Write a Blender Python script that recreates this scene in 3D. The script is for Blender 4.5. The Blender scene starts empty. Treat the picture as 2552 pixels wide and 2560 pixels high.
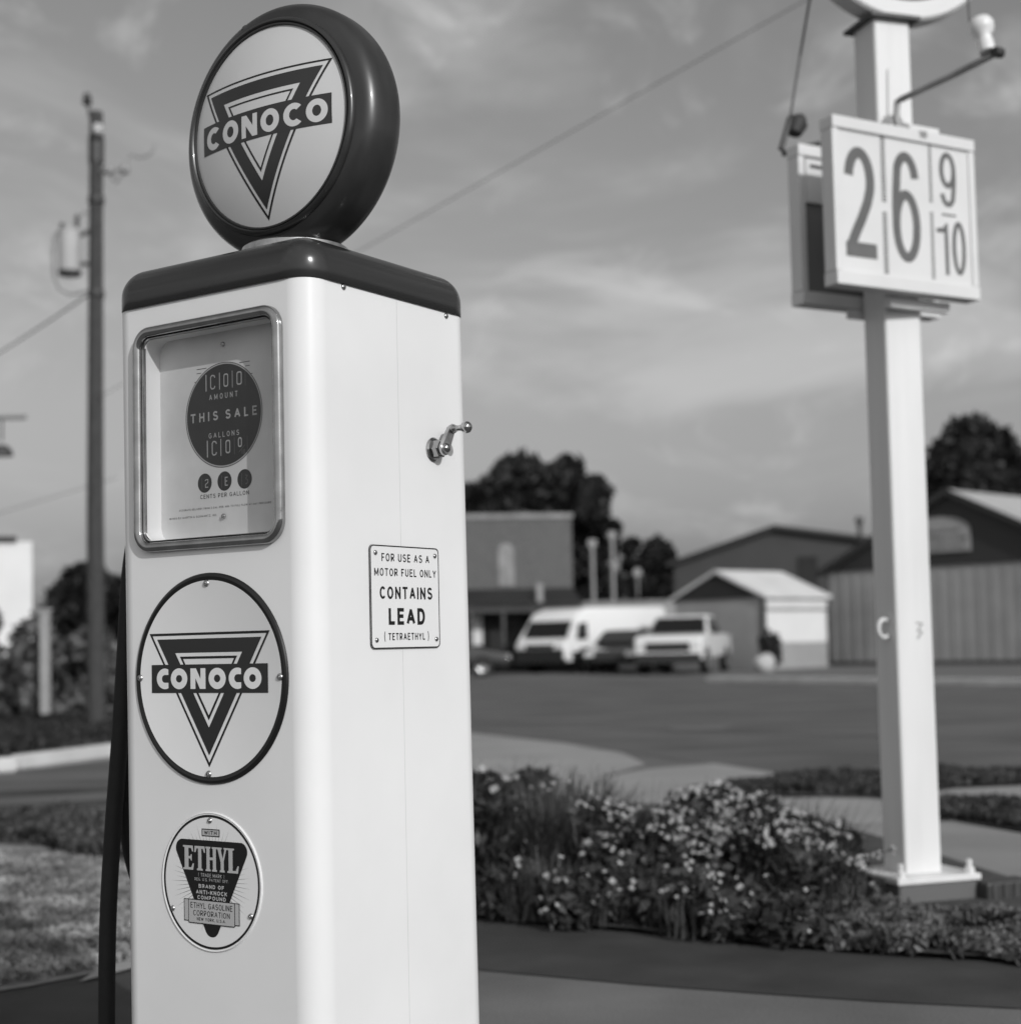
import bpy, bmesh, math, random
import numpy as np
from mathutils import Vector, Matrix
from mathutils.geometry import tessellate_polygon, convex_hull_2d

random.seed(7)
RNG = np.random.default_rng(7)
PI = math.pi
sc = bpy.context.scene
COL = sc.collection

# ---------------------------------------------------------------- camera
EYE = 1.0
PITCH, ROLL = 0.0586, -0.0228
cam_d = bpy.data.cameras.new('camera')
cam = bpy.data.objects.new('camera', cam_d)
COL.objects.link(cam)
fwd = Vector((0, math.cos(PITCH), math.sin(PITCH)))
rt0 = Vector((1, 0, 0))
up0 = Vector((0, -math.sin(PITCH), math.cos(PITCH)))
CR = math.cos(ROLL) * rt0 + math.sin(ROLL) * up0
CU = -math.sin(ROLL) * rt0 + math.cos(ROLL) * up0
m3 = Matrix((CR, CU, -fwd)).transposed()
cam.matrix_world = Matrix.Translation((0, 0, EYE)) @ m3.to_4x4()
cam_d.sensor_width = 56
cam_d.sensor_fit = 'AUTO'
cam_d.lens = 3859.7 / 2560 * 56
cam_d.shift_y = 103.8 / 2560
cam_d.shift_x = -12.6 / 2560
cam_d.clip_start = 0.05
cam_d.clip_end = 6000
cam_d.dof.use_dof = True
cam_d.dof.focus_distance = 2.62
cam_d.dof.aperture_fstop = 4.6
cam_d.dof.aperture_blades = 5
sc.camera = cam
KD = 2552 / 1926.0


def ray(px, py):
    """direction (scaled to y = 1) through a point of the 1926 px wide layout sketch"""
    x, y = px * KD, py * KD
    d = fwd * 3859.7 + CR * (x - 1288.6) - CU * (y - 1383.8)
    return d / d.y


def at(px, py, Y):
    return Vector((0, 0, EYE)) + ray(px, py) * Y


def gnd(px, py, z=0.0):
    d = ray(px, py)
    return Vector((0, 0, EYE)) + d * ((z - EYE) / d.z)


# ---------------------------------------------------------------- light
SUN_AZ, SUN_EL = math.radians(31), math.radians(26)      # azimuth measured from -Y towards +X
sdir = Vector((math.sin(SUN_AZ) * math.cos(SUN_EL), -math.cos(SUN_AZ) * math.cos(SUN_EL), math.sin(SUN_EL)))
sun_d = bpy.data.lights.new('sun', 'SUN')
sun_d.energy = 2.15
sun_d.angle = math.radians(0.55)
sun_d.color = (1, 1, 1)
sun = bpy.data.objects.new('sun', sun_d)
COL.objects.link(sun)
sun.rotation_euler = (-sdir).to_track_quat('-Z', 'Y').to_euler()
sun.location = (3, -6, 12)

world = bpy.data.worlds.new('World')
sc.world = world
world.use_nodes = True
nt = world.node_tree
nt.nodes.clear()
wo = nt.nodes.new('ShaderNodeOutputWorld')
bg = nt.nodes.new('ShaderNodeBackground')
sky = nt.nodes.new('ShaderNodeTexSky')
sky.sky_type = 'NISHITA'
sky.sun_disc = False
sky.sun_elevation = SUN_EL
sky.sun_rotation = math.atan2(sdir.x, sdir.y)
sky.air_density = 1.0
sky.dust_density = 3.8
bw = nt.nodes.new('ShaderNodeRGBToBW')
tc = nt.nodes.new('ShaderNodeTexCoord')


def wnoise(scale, sz, rot, detail, rough, lo, hi, dist=0.6):
    mp = nt.nodes.new('ShaderNodeMapping')
    mp.inputs['Scale'].default_value = sz
    mp.inputs['Rotation'].default_value = rot
    nz = nt.nodes.new('ShaderNodeTexNoise')
    nz.inputs['Scale'].default_value = scale
    nz.inputs['Detail'].default_value = detail
    nz.inputs['Roughness'].default_value = rough
    nz.inputs['Distortion'].default_value = dist
    mr = nt.nodes.new('ShaderNodeMapRange')
    mr.inputs['From Min'].default_value = lo
    mr.inputs['From Max'].default_value = hi
    mr.interpolation_type = 'SMOOTHSTEP'
    nt.links.new(tc.outputs['Generated'], mp.inputs['Vector'])
    nt.links.new(mp.outputs['Vector'], nz.inputs['Vector'])
    nt.links.new(nz.outputs['Fac'], mr.inputs['Value'])
    return mr.outputs['Result']


c1 = wnoise(3.4, (1.0, 1.0, 2.4), (0.15, 0.45, 0.4), 7, 0.58, 0.46, 0.70)
c2 = wnoise(8.5, (1.0, 1.0, 1.9), (0.0, 0.6, 0.9), 7, 0.62, 0.52, 0.72, 1.0)
ad = nt.nodes.new('ShaderNodeMath'); ad.operation = 'MULTIPLY_ADD'
ad.inputs[1].default_value = 0.75
nt.links.new(c2, ad.inputs[0]); nt.links.new(c1, ad.inputs[2])
clampn = nt.nodes.new('ShaderNodeMath'); clampn.operation = 'MULTIPLY'
clampn.inputs[1].default_value = 0.36
clampn.use_clamp = True
nt.links.new(ad.outputs[0], clampn.inputs[0])
# added brightness in the unseen sky behind the camera, fills the pump's front
sxyz = nt.nodes.new('ShaderNodeSeparateXYZ')
nt.links.new(tc.outputs['Generated'], sxyz.inputs[0])
rear_fill = nt.nodes.new('ShaderNodeMapRange')
rear_fill.interpolation_type = 'SMOOTHSTEP'
rear_fill.inputs['From Min'].default_value = 0.15; rear_fill.inputs['From Max'].default_value = -0.55
rear_fill.inputs['To Min'].default_value = 0.0; rear_fill.inputs['To Max'].default_value = 0.62
nt.links.new(sxyz.outputs['Y'], rear_fill.inputs['Value'])
cloud_fill = nt.nodes.new('ShaderNodeMath'); cloud_fill.operation = 'ADD'; cloud_fill.use_clamp = True
nt.links.new(clampn.outputs[0], cloud_fill.inputs[0]); nt.links.new(rear_fill.outputs['Result'], cloud_fill.inputs[1])
mixc = nt.nodes.new('ShaderNodeMix')
mixc.data_type = 'FLOAT'
CLOUD = 6.6
SKYS = 0.100
mixc.inputs[3].default_value = CLOUD          # radiance of clouds and rear fill before the background strength
nt.links.new(cloud_fill.outputs[0], mixc.inputs[0])
nt.links.new(sky.outputs['Color'], bw.inputs['Color'])
nt.links.new(bw.outputs['Val'], mixc.inputs[2])
nt.links.new(mixc.outputs[0], bg.inputs['Color'])
bg.inputs['Strength'].default_value = SKYS
nt.links.new(bg.outputs[0], wo.inputs['Surface'])

sc.view_settings.view_transform = 'Standard'
sc.view_settings.look = 'None'
sc.view_settings.exposure = 0.19
sc.view_settings.gamma = 1.0
sc.cycles.max_bounces = 8
sc.cycles.transparent_max_bounces = 12
sc.cycles.caustics_reflective = False
sc.cycles.caustics_refractive = False


# ---------------------------------------------------------------- materials
def mat(name, g, rough=0.6, metal=0.0, var=0.0, scale=20.0, bump=0.0, bscale=60.0, coat=0.0,
        stretch=(1, 1, 1), detail=5.0, spec=0.5, lo=0.3, hi=0.7):
    m = bpy.data.materials.new(name)
    m.use_nodes = True
    n = m.node_tree
    b = n.nodes['Principled BSDF']
    b.inputs['Base Color'].default_value = (g, g, g, 1)
    b.inputs['Roughness'].default_value = rough
    b.inputs['Metallic'].default_value = metal
    b.inputs['Specular IOR Level'].default_value = spec
    if coat:
        b.inputs['Coat Weight'].default_value = coat
        b.inputs['Coat Roughness'].default_value = 0.08
    if var or bump:
        t = n.nodes.new('ShaderNodeTexCoord')
        mp = n.nodes.new('ShaderNodeMapping')
        mp.inputs['Scale'].default_value = stretch
        n.links.new(t.outputs['Object'], mp.inputs['Vector'])
    if var:
        nz = n.nodes.new('ShaderNodeTexNoise')
        nz.inputs['Scale'].default_value = scale
        nz.inputs['Detail'].default_value = detail
        n.links.new(mp.outputs['Vector'], nz.inputs['Vector'])
        mr = n.nodes.new('ShaderNodeMapRange')
        mr.inputs['From Min'].default_value = lo
        mr.inputs['From Max'].default_value = hi
        mr.inputs['To Min'].default_value = g * (1 - var)
        mr.inputs['To Max'].default_value = min(1, g * (1 + var))
        n.links.new(nz.outputs['Fac'], mr.inputs['Value'])
        n.links.new(mr.outputs['Result'], b.inputs['Base Color'])
    if bump:
        nb = n.nodes.new('ShaderNodeTexNoise')
        nb.inputs['Scale'].default_value = bscale
        nb.inputs['Detail'].default_value = 4
        n.links.new(mp.outputs['Vector'], nb.inputs['Vector'])
        bp = n.nodes.new('ShaderNodeBump')
        bp.inputs['Strength'].default_value = bump
        bp.inputs['Distance'].default_value = 0.01
        n.links.new(nb.outputs['Fac'], bp.inputs['Height'])
        n.links.new(bp.outputs['Normal'], b.inputs['Normal'])
    return m


M = {}
M['enamel'] = mat('enamel', 0.735, 0.27, var=0.045, scale=3.2, bump=0.05, bscale=7, spec=0.42, detail=9)
M['dark_enamel'] = mat('dark_enamel', 0.020, 0.20, var=0.15, scale=3, bump=0.02, bscale=45, coat=0.25)
M['globe_paint'] = mat('globe_paint', 0.020, 0.34, var=0.35, scale=9, bump=0.02, bscale=30, coat=0.22, stretch=(1, 2.5, 1))
M['rubber_seal'] = mat('rubber_seal', 0.02, 0.5)
M['lens'] = mat('lens', 0.56, 0.16, var=0.04, scale=3, spec=0.6)
M['print_dark'] = mat('print_dark', 0.022, 0.3)
M['print_black'] = mat('print_black', 0.008, 0.3)
M['print_mid'] = mat('print_mid', 0.42, 0.35)
M['print_ray'] = mat('print_ray', 0.26, 0.35)
M['plate_white'] = mat('plate_white', 0.72, 0.28, var=0.02, scale=6, spec=0.45)
M['plate_lens'] = M['lens']
M['chrome'] = mat('chrome', 0.38, 0.10, 1.0, var=0.18, scale=25, bump=0.04, bscale=30)
M['dull_chrome'] = mat('dull_chrome', 0.45, 0.28, 1.0, var=0.2, scale=60)
M['screw_metal'] = mat('screw_metal', 0.4, 0.25, 1.0)
M['dial_plate'] = mat('dial_plate', 0.66, 0.45, var=0.10, scale=9, detail=8)
M['dial_wall'] = mat('dial_wall', 0.78, 0.4, var=0.03, scale=8)
M['dial_black'] = mat('dial_black', 0.008, 0.4, var=0.6, scale=14)
M['dial_text'] = mat('dial_text', 0.36, 0.5)
M['dial_faint'] = mat('dial_faint', 0.10, 0.5)
M['dial_ink'] = mat('dial_ink', 0.05, 0.5)
M['dial_soft_ink'] = mat('dial_soft_ink', 0.16, 0.5)
M['rubber'] = mat('rubber', 0.006, 0.7, var=0.3, scale=30, bump=0.1, bscale=200)
M['pole_white'] = mat('pole_white', 0.66, 0.45, var=0.07, scale=2.5, stretch=(4, 4, .5), detail=9)
M['sign_white'] = mat('sign_white', 0.64, 0.45, var=0.04, scale=5)
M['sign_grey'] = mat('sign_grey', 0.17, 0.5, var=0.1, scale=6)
M['numeral_grey'] = mat('numeral_grey', 0.105, 0.5, var=0.15, scale=9)
M['seam'] = mat('seam', 0.5, 0.5)
M['forecourt'] = mat('forecourt', 0.135, 0.9, var=0.22, scale=1.8, bump=0.3, bscale=90, detail=9)
M['sign_dark'] = mat('sign_dark', 0.035, 0.5)
M['metal_grey'] = mat('metal_grey', 0.25, 0.5, 0.3, var=0.2, scale=12)
M['iron'] = mat('iron', 0.06, 0.55, 0.2, var=0.3, scale=15)
M['porcelain'] = mat('porcelain', 0.6, 0.25)
M['lamp_white'] = mat('lamp_white', 0.7, 0.35)
M['wood'] = mat('wood', 0.045, 0.85, var=0.4, scale=10, stretch=(6, 6, 0.5), bump=0.4, bscale=30)
M['asphalt'] = mat('asphalt', 0.092, 0.9, var=0.38, scale=0.55, bump=0.3, bscale=120, stretch=(1, 2.2, 1))
M['dark_paving'] = mat('dark_paving', 0.036, 0.9, var=0.5, scale=2.2, bump=0.5, bscale=160)
M['concrete'] = mat('concrete', 0.23, 0.9, var=0.15, scale=1.6, bump=0.3, bscale=90)
M['pale_concrete'] = mat('pale_concrete', 0.28, 0.9, var=0.12, scale=1.2, bump=0.3, bscale=90)
M['kerb'] = mat('kerb', 0.55, 0.9, var=0.12, scale=2.5)
M['lot'] = mat('lot', 0.12, 0.9, var=0.15, scale=0.4)
M['dry_ground'] = mat('dry_ground', 0.20, 0.95, var=0.6, scale=3.2, bump=0.8, bscale=22, detail=8)
M['soil'] = mat('soil', 0.045, 0.95, var=0.5, scale=8, bump=0.8, bscale=20)
M['ground'] = mat('ground', 0.11, 0.95, var=0.25, scale=0.25, detail=8)
M['turf'] = mat('turf', 0.055, 0.95, var=0.35, scale=6, bump=1, bscale=30, detail=8)
M['brick'] = mat('brick', 0.13, 0.9, var=0.2, scale=1.2, detail=8)
M['coping'] = mat('coping', 0.24, 0.9, var=0.2, scale=2)
M['pale_wall'] = mat('pale_wall', 0.30, 0.8, var=0.1, scale=3)
M['white_wall'] = mat('white_wall', 0.66, 0.7, var=0.05, scale=1)
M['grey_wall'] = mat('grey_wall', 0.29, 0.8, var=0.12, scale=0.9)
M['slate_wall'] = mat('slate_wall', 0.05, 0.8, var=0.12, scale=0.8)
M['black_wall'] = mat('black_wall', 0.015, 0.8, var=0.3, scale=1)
M['roof_pale'] = mat('roof_pale', 0.42, 0.6, var=0.12, scale=1.0, stretch=(1, 1, 1))
M['roof_white'] = mat('roof_white', 0.62, 0.6, var=0.1, scale=1.0)
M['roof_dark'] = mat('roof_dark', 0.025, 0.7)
M['car_white'] = mat('car_white', 0.82, 0.22, coat=0.5)
M['car_dark'] = mat('car_dark', 0.012, 0.2, coat=0.8)
M['plastic_dark'] = mat('plastic_dark', 0.02, 0.5)
M['glass_dark'] = mat('glass_dark', 0.012, 0.06, spec=0.7)
M['tyre'] = mat('tyre', 0.012, 0.8)
M['rim'] = mat('rim', 0.4, 0.3, 0.9)
M['headlight'] = mat('headlight', 0.6, 0.1, spec=0.8)
M['petal'] = mat('petal', 0.30, 0.7, var=0.2, scale=40)
M['seed_head'] = mat('seed_head', 0.30, 0.9, var=0.3, scale=30)
M['bark'] = mat('bark', 0.06, 0.9, var=0.3, scale=8)


def leafmat(name, g, var=0.6, scale=3.0, trans=0.25):
    m = mat(name, g, 0.55, var=var, scale=scale, lo=0.35, hi=0.65)
    n = m.node_tree
    b = n.nodes['Principled BSDF']
    out = n.nodes['Material Output']
    tr = n.nodes.new('ShaderNodeBsdfTranslucent')
    tr.inputs['Color'].default_value = (g * 1.3,) * 3 + (1,)
    mx = n.nodes.new('ShaderNodeMixShader')
    mx.inputs[0].default_value = trans
    n.links.new(b.outputs[0], mx.inputs[1])
    n.links.new(tr.outputs[0], mx.inputs[2])
    n.links.new(mx.outputs[0], out.inputs['Surface'])
    return m


M['tree_leaf'] = leafmat('tree_leaf', 0.028, 0.6, 0.7)
M['far_leaf'] = leafmat('far_leaf', 0.022, 0.6, 0.6)
M['hedge_leaf'] = leafmat('hedge_leaf', 0.15, 0.75, 2.2)
M['bush_leaf'] = leafmat('bush_leaf', 0.045, 0.6, 9)
M['blade_leaf'] = leafmat('blade_leaf', 0.075, 0.6, 9)
M['cover_leaf'] = leafmat('cover_leaf', 0.11, 0.6, 7)
M['grass_leaf'] = leafmat('grass_leaf', 0.065, 0.5, 8)
M['dry_leaf'] = leafmat('dry_leaf', 0.24, 0.75, 3.2)

# glass that lets the sun through and mirrors the sky a little
gm = bpy.data.materials.new('window_glass')
gm.use_nodes = True
n = gm.node_tree
n.nodes.remove(n.nodes['Principled BSDF'])
trn = n.nodes.new('ShaderNodeBsdfTransparent'); trn.inputs[0].default_value = (0.90, 0.90, 0.90, 1)
gl = n.nodes.new('ShaderNodeBsdfGlossy'); gl.inputs['Roughness'].default_value = 0.03
fr = n.nodes.new('ShaderNodeFresnel'); fr.inputs['IOR'].default_value = 1.5
mx = n.nodes.new('ShaderNodeMixShader')
ge = n.nodes.new('ShaderNodeNewGeometry')
io = n.nodes.new('ShaderNodeMapRange'); io.inputs['To Min'].default_value = 1.5; io.inputs['To Max'].default_value = 1 / 1.5
n.links.new(ge.outputs['Backfacing'], io.inputs['Value']); n.links.new(io.outputs['Result'], fr.inputs['IOR'])
n.links.new(fr.outputs[0], mx.inputs[0]); n.links.new(trn.outputs[0], mx.inputs[1]); n.links.new(gl.outputs[0], mx.inputs[2])
n.links.new(mx.outputs[0], n.nodes['Material Output'].inputs['Surface'])
M['glass'] = gm

# brick pattern inside the brick wall's own material
n = M['brick'].node_tree
bt = n.nodes.new('ShaderNodeTexBrick')
bt.inputs['Scale'].default_value = 4.5
bt.inputs['Color1'].default_value = (0.075, 0.075, 0.075, 1)
bt.inputs['Color2'].default_value = (0.11, 0.11, 0.11, 1)
bt.inputs['Mortar'].default_value = (0.14, 0.14, 0.14, 1)
tcb = n.nodes.new('ShaderNodeTexCoord')
mpb = n.nodes.new('ShaderNodeMapping'); mpb.inputs['Rotation'].default_value = (PI / 2, 0, 0)
n.links.new(tcb.outputs['Object'], mpb.inputs['Vector']); n.links.new(mpb.outputs['Vector'], bt.inputs['Vector'])
n.links.new(bt.outputs['Color'], n.nodes['Principled BSDF'].inputs['Base Color'])


# ---------------------------------------------------------------- object helpers
def tag(o, label=None, cat=None, group=None, kind=None):
    if label: o['label'] = label
    if cat: o['category'] = cat
    if group: o['group'] = group
    if kind: o['kind'] = kind
    return o


def thing(name, label, cat, loc=(0, 0, 0), rz=0.0, group=None):
    o = bpy.data.objects.new(name, None)
    o.empty_display_size = 0.1
    COL.objects.link(o)
    o.location = loc
    o.rotation_euler = (0, 0, rz)
    return tag(o, label, cat, group)


def obj(name, bm, mats, parent=None, smooth=None, wn=False):
    me = bpy.data.meshes.new(name)
    bmesh.ops.recalc_face_normals(bm, faces=bm.faces[:])
    bm.to_mesh(me)
    bm.free()
    if not isinstance(mats, (list, tuple)): mats = [mats]
    for m in mats: me.materials.append(M[m])
    if smooth is not None:
        for p in me.polygons: p.use_smooth = True
        if smooth < PI: me.set_sharp_from_angle(angle=smooth)
    o = bpy.data.objects.new(name, me)
    COL.objects.link(o)
    if parent: o.parent = parent
    if wn:
        md = o.modifiers.new('wn', 'WEIGHTED_NORMAL'); md.keep_sharp = True
    return o


def pyobj(name, verts, faces, mats, parent=None, smooth=False, idx=None):
    me = bpy.data.meshes.new(name)
    me.from_pydata([tuple(v) for v in verts], [], faces)
    if not isinstance(mats, (list, tuple)): mats = [mats]
    for m in mats: me.materials.append(M[m])
    if idx is not None: me.polygons.foreach_set('material_index', idx)
    if smooth:
        for p in me.polygons: p.use_smooth = True
    me.update()
    o = bpy.data.objects.new(name, me)
    COL.objects.link(o)
    if parent: o.parent = parent
    return o


def copy_tree(o, parent=None):
    c = o.copy()
    COL.objects.link(c)
    c.parent = parent
    for ch in list(o.children): copy_tree(ch, c)
    return c


def box(bm, x0, x1, y0, y1, z0, z1, bevel=0.0, seg=2, mi=0):
    vs = [bm.verts.new(p) for p in ((x0, y0, z0), (x1, y0, z0), (x1, y1, z0), (x0, y1, z0),
                                    (x0, y0, z1), (x1, y0, z1), (x1, y1, z1), (x0, y1, z1))]
    fs = [bm.faces.new([vs[i] for i in q]) for q in ((3, 2, 1, 0), (4, 5, 6, 7), (0, 1, 5, 4), (1, 2, 6, 5), (2, 3, 7, 6), (3, 0, 4, 7))]
    for f in fs: f.material_index = mi
    if bevel:
        es = list({e for f in fs for e in f.edges})
        bmesh.ops.bevel(bm, geom=es, offset=bevel, segments=seg, profile=0.5, affect='EDGES')
    return vs


def tube(bm, pts, rad, seg=12, mi=0, cap=True):
    """rad: number or list"""
    pts = [Vector(p) for p in pts]
    n = len(pts)
    rads = rad if isinstance(rad, (list, tuple)) else [rad] * n
    rings = []
    ref = None
    for i, p in enumerate(pts):
        t = (pts[min(i + 1, n - 1)] - pts[max(i - 1, 0)]).normalized()
        if ref is None:
            ref = Vector((0, 0, 1)) if abs(t.z) < 0.9 else Vector((1, 0, 0))
        a = t.cross(ref).normalized()
        b = a.cross(t).normalized()
        ref = b
        rings.append([bm.verts.new(p + rads[i] * (math.cos(2 * PI * k / seg) * a + math.sin(2 * PI * k / seg) * b)) for k in range(seg)])
    for i in range(n - 1):
        for k in range(seg):
            f = bm.faces.new((rings[i][k], rings[i][(k + 1) % seg], rings[i + 1][(k + 1) % seg], rings[i + 1][k]))
            f.material_index = mi
    if cap:
        for r in (rings[0], rings[-1]):
            f = bm.faces.new(r); f.material_index = mi
    return rings


def lathe(bm, prof, axis='z', c=(0, 0, 0), seg=48, mi=0):
    """prof: list of (r, h)"""
    c = Vector(c)
    A = {'z': (Vector((1, 0, 0)), Vector((0, 1, 0)), Vector((0, 0, 1))),
         'y': (Vector((1, 0, 0)), Vector((0, 0, 1)), Vector((0, 1, 0))),
         'x': (Vector((0, 1, 0)), Vector((0, 0, 1)), Vector((1, 0, 0)))}[axis]
    rings = []
    for r, h in prof:
        if r < 1e-6:
            rings.append([bm.verts.new(c + A[2] * h)])
        else:
            rings.append([bm.verts.new(c + A[2] * h + r * (math.cos(2 * PI * k / seg) * A[0] + math.sin(2 * PI * k / seg) * A[1])) for k in range(seg)])
    for a, b in zip(rings, rings[1:]):
        for k in range(seg):
            k2 = (k + 1) % seg
            if len(a) == 1 and len(b) == 1: continue
            if len(a) == 1: q = (a[0], b[k], b[k2])
            elif len(b) == 1: q = (a[k], a[k2], b[0])
            else: q = (a[k], a[k2], b[k2], b[k])
            f = bm.faces.new(q); f.material_index = mi
    return rings


def rrect(w, h, r, seg=8, cx=0.0, cy=0.0):
    """rounded rectangle, half sizes w, h, anticlockwise"""
    r = max(min(r, w - 1e-4, h - 1e-4), 1e-4)
    out = []
    for (sx, sy, a0) in ((1, -1, -PI / 2), (1, 1, 0), (-1, 1, PI / 2), (-1, -1, PI)):
        for k in range(seg + 1):
            a = a0 + k * (PI / 2) / seg
            out.append((cx + sx * (w - r) + r * math.cos(a), cy + sy * (h - r) + r * math.sin(a)))
    return out


def circ(r, seg=64, cx=0.0, cy=0.0, ry=None):
    return [(cx + r * math.cos(2 * PI * k / seg), cy + (ry or r) * math.sin(2 * PI * k / seg)) for k in range(seg)]


def _arc(cx, cy, rx, ry, a0, a1, n=10):
    return [(cx + rx * math.cos(math.radians(a0 + (a1 - a0) * k / n)), cy + ry * math.sin(math.radians(a0 + (a1 - a0) * k / n))) for k in range(n + 1)]


_full = ['c'] + _arc(.5, .5, .5, .5, 0, 345, 23)
GLYPH = {
    'A': (.66, [[(0, 0), (.5, 1)], [(.5, 1), (1, 0)], [(.2, .32), (.8, .32)]]),
    'B': (.58, [['c', (0, 0), (.6, 0)] + _arc(.62, .27, .36, .27, -80, 80, 6) + [(.55, .54), (0, .54)], ['c', (0, .54), (.55, .54)] + _arc(.58, .77, .34, .23, -75, 80, 6) + [(.5, 1), (0, 1)]]),
    'C': (.60, [_arc(.57, .5, .57, .5, 44, 316, 18)]),
    'D': (.60, [['c', (0, 0), (.4, 0)] + _arc(.45, .5, .53, .5, -80, 80, 12) + [(.4, 1), (0, 1)]]),
    'E': (.52, [[(.97, 0), (0, 0), (0, 1), (.97, 1)], [(0, .52), (.85, .52)]]),
    'F': (.50, [[(0, 0), (0, 1), (.97, 1)], [(0, .50), (.82, .50)]]),
    'G': (.66, [_arc(.5, .5, .5, .5, 48, 300, 16) + [(.97, .14), (.97, .46), (.6, .46)]]),
    'H': (.60, [[(0, 0), (0, 1)], [(1, 0), (1, 1)], [(0, .52), (1, .52)]]),
    'I': (.13, [[(.5, 0), (.5, 1)]]),
    'K': (.62, [[(0, 0), (0, 1)], [(1, 1), (.08, .38)], [(.32, .55), (1, 0)]]),
    'L': (.48, [[(0, 1), (0, 0), (.97, 0)]]),
    'M': (.74, [[(0, 0), (0, 1)], [(0, .97), (.5, .14)], [(.5, .14), (1, .97)], [(1, 1), (1, 0)]]),
    'N': (.60, [[(0, 0), (0, 1)], [(0, .96), (1, .04)], [(1, 0), (1, 1)]]),
    'O': (.66, [_full]),
    'P': (.56, [[(0, 0), (0, 1), (.5, 1)] + _arc(.58, .73, .38, .27, 80, -80, 8) + [(.5, .46), (0, .46)]]),
    'R': (.60, [[(0, 0), (0, 1), (.5, 1)] + _arc(.58, .74, .38, .26, 80, -80, 8) + [(.5, .48), (0, .48)], [(.55, .48), (.98, 0)]]),
    'S': (.58, [_arc(.5, .755, .46, .245, 30, 240, 12) + _arc(.5, .255, .5, .255, 62, -155, 12)]),
    'T': (.58, [[(.5, 0), (.5, 1)], [(0, 1), (1, 1)]]),
    'U': (.60, [[(0, 1), (0, .32)] + _arc(.5, .32, .5, .32, 180, 360, 12) + [(1, 1)]]),
    'V': (.64, [[(0, 1), (.5, 0)], [(.5, 0), (1, 1)]]),
    'W': (.86, [[(0, 1), (.25, 0)], [(.25, 0), (.5, .92)], [(.5, .92), (.75, 0)], [(.75, 0), (1, 1)]]),
    'Y': (.64, [[(0, 1), (.5, .45)], [(.5, .45), (1, 1)], [(.5, .48), (.5, 0)]]),
    'Z': (.56, [[(0, 1), (1, 1)], [(1, .97), (0, .03)], [(0, 0), (1, 0)]]),
    '0': (.52, [_full]), '1': (.2, [[(.5, 0), (.5, 1)]]),
    '2': (.52, [_arc(.5, .72, .46, .28, 165, -20, 10) + [(.8, .45), (.0, 0), (1, 0)]]),
    '5': (.52, [[(.9, 1), (.12, 1), (.05, .55)] + _arc(.48, .32, .48, .32, 120, -150, 12)]),
    '9': (.52, [['c'] + _arc(.5, .7, .46, .3, 0, 330, 12), [(.96, .7), (.9, .3), (.6, .0), (.15, .06)]]),
    '&': (.62, [[(1, 0), (.25, .72), (.3, .95), (.6, .98), (.65, .75), (.1, .35), (.1, .1), (.4, 0), (.75, .12), (.98, .42)]]),
    '.': (.12, [[(.5, -.02), (.5, .12)]]), ',': (.12, [[(.5, -.14), (.5, .12)]]), '-': (.34, [[(0, .42), (1, .42)]]),
    '(': (.22, [_arc(1.0, .5, 1.0, .72, 125, 235, 8)]), ')': (.22, [_arc(.0, .5, 1.0, .72, 55, -55, 8)]),
    '\u00a9': (.9, [_full, _arc(.5, .5, .25, .25, 48, 312, 10)])}


# ---- flat print: polygons with holes and text, laid in thin layers on a surface
class Print:
    def __init__(s): s.v = []; s.f = []; s.m = []

    def add(s, loops, mi, layer):
        if loops and not isinstance(loops[0][0], (list, tuple)): loops = [loops]
        vl = [[Vector((x, y, 0)) for x, y in lp] for lp in loops]
        tris = tessellate_polygon(vl)
        b = len(s.v)
        for lp in loops: s.v += [(x, y, layer) for x, y in lp]
        for t in tris: s.f.append([b + i for i in t]); s.m.append(mi)

    def text(s, txt, x0, x1, y0, y1, mi, layer, w=0.16, gap=0.22):
        """grotesque capitals drawn as strokes; w = stroke width as a share of the height"""
        h = y1 - y0; st = h * w
        adv = 0.0; items = []
        for ch in txt:
            if ch == ' ': adv += .42; continue
            gw, strokes = GLYPH[ch]
            items.append((ch, adv, gw, strokes)); adv += gw + gap
        total = max(items[-1][1] + items[-1][2], .1)
        sx = (x1 - x0) / total
        for k, (ch, a, gw, strokes) in enumerate(items):
            ax = x0 + a * sx; W = gw * sx
            ww = st if ch in 'I.,1' else min(st, W * .42)
            for j, stp in enumerate(strokes):
                closed = stp[0] == 'c'
                pts = stp[1:] if closed else stp
                pp = [(ax + ww / 2 + u * (W - ww), y0 + st / 2 + v * (h - st)) for u, v in pts]
                if ch in '.,-I()': pp = [(ax + W / 2 + (u - .5) * (W - ww if ch in '()-' else 0), y0 + st / 2 + v * (h - st)) for u, v in pts]
                if not closed:                       # square the ends off to the full height and width
                    for e, q in ((0, 1), (-1, -2)):
                        d = Vector(pp[e]) - Vector(pp[q])
                        if ch not in '.,': pp[e] = tuple(Vector(pp[e]) + d.normalized() * st * (.42 if min(abs(d.x), abs(d.y)) < 1e-7 else .12))
                s.add(ribbon(pp, ww if abs(pp[0][0] - pp[-1][0]) < W * 2 else st, closed), mi, layer + .03 * j + .13 * (k % 2))

    def bm(s, fn, grid=None):
        b = bmesh.new()
        vs = [b.verts.new(v) for v in s.v]
        for f, m in zip(s.f, s.m):
            try:
                q = b.faces.new([vs[i] for i in f]); q.material_index = m
            except ValueError: pass
        if grid:
            for ax in (0, 1):
                k = -0.2
                while k < 0.2:
                    no = Vector((1, 0, 0)) if ax == 0 else Vector((0, 1, 0))
                    bmesh.ops.bisect_plane(b, geom=b.verts[:] + b.edges[:] + b.faces[:], dist=1e-7, plane_co=no * k, plane_no=no)
                    k += grid
        for v in b.verts: v.co = Vector(fn(v.co.x, v.co.y, v.co.z))
        return b


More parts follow.
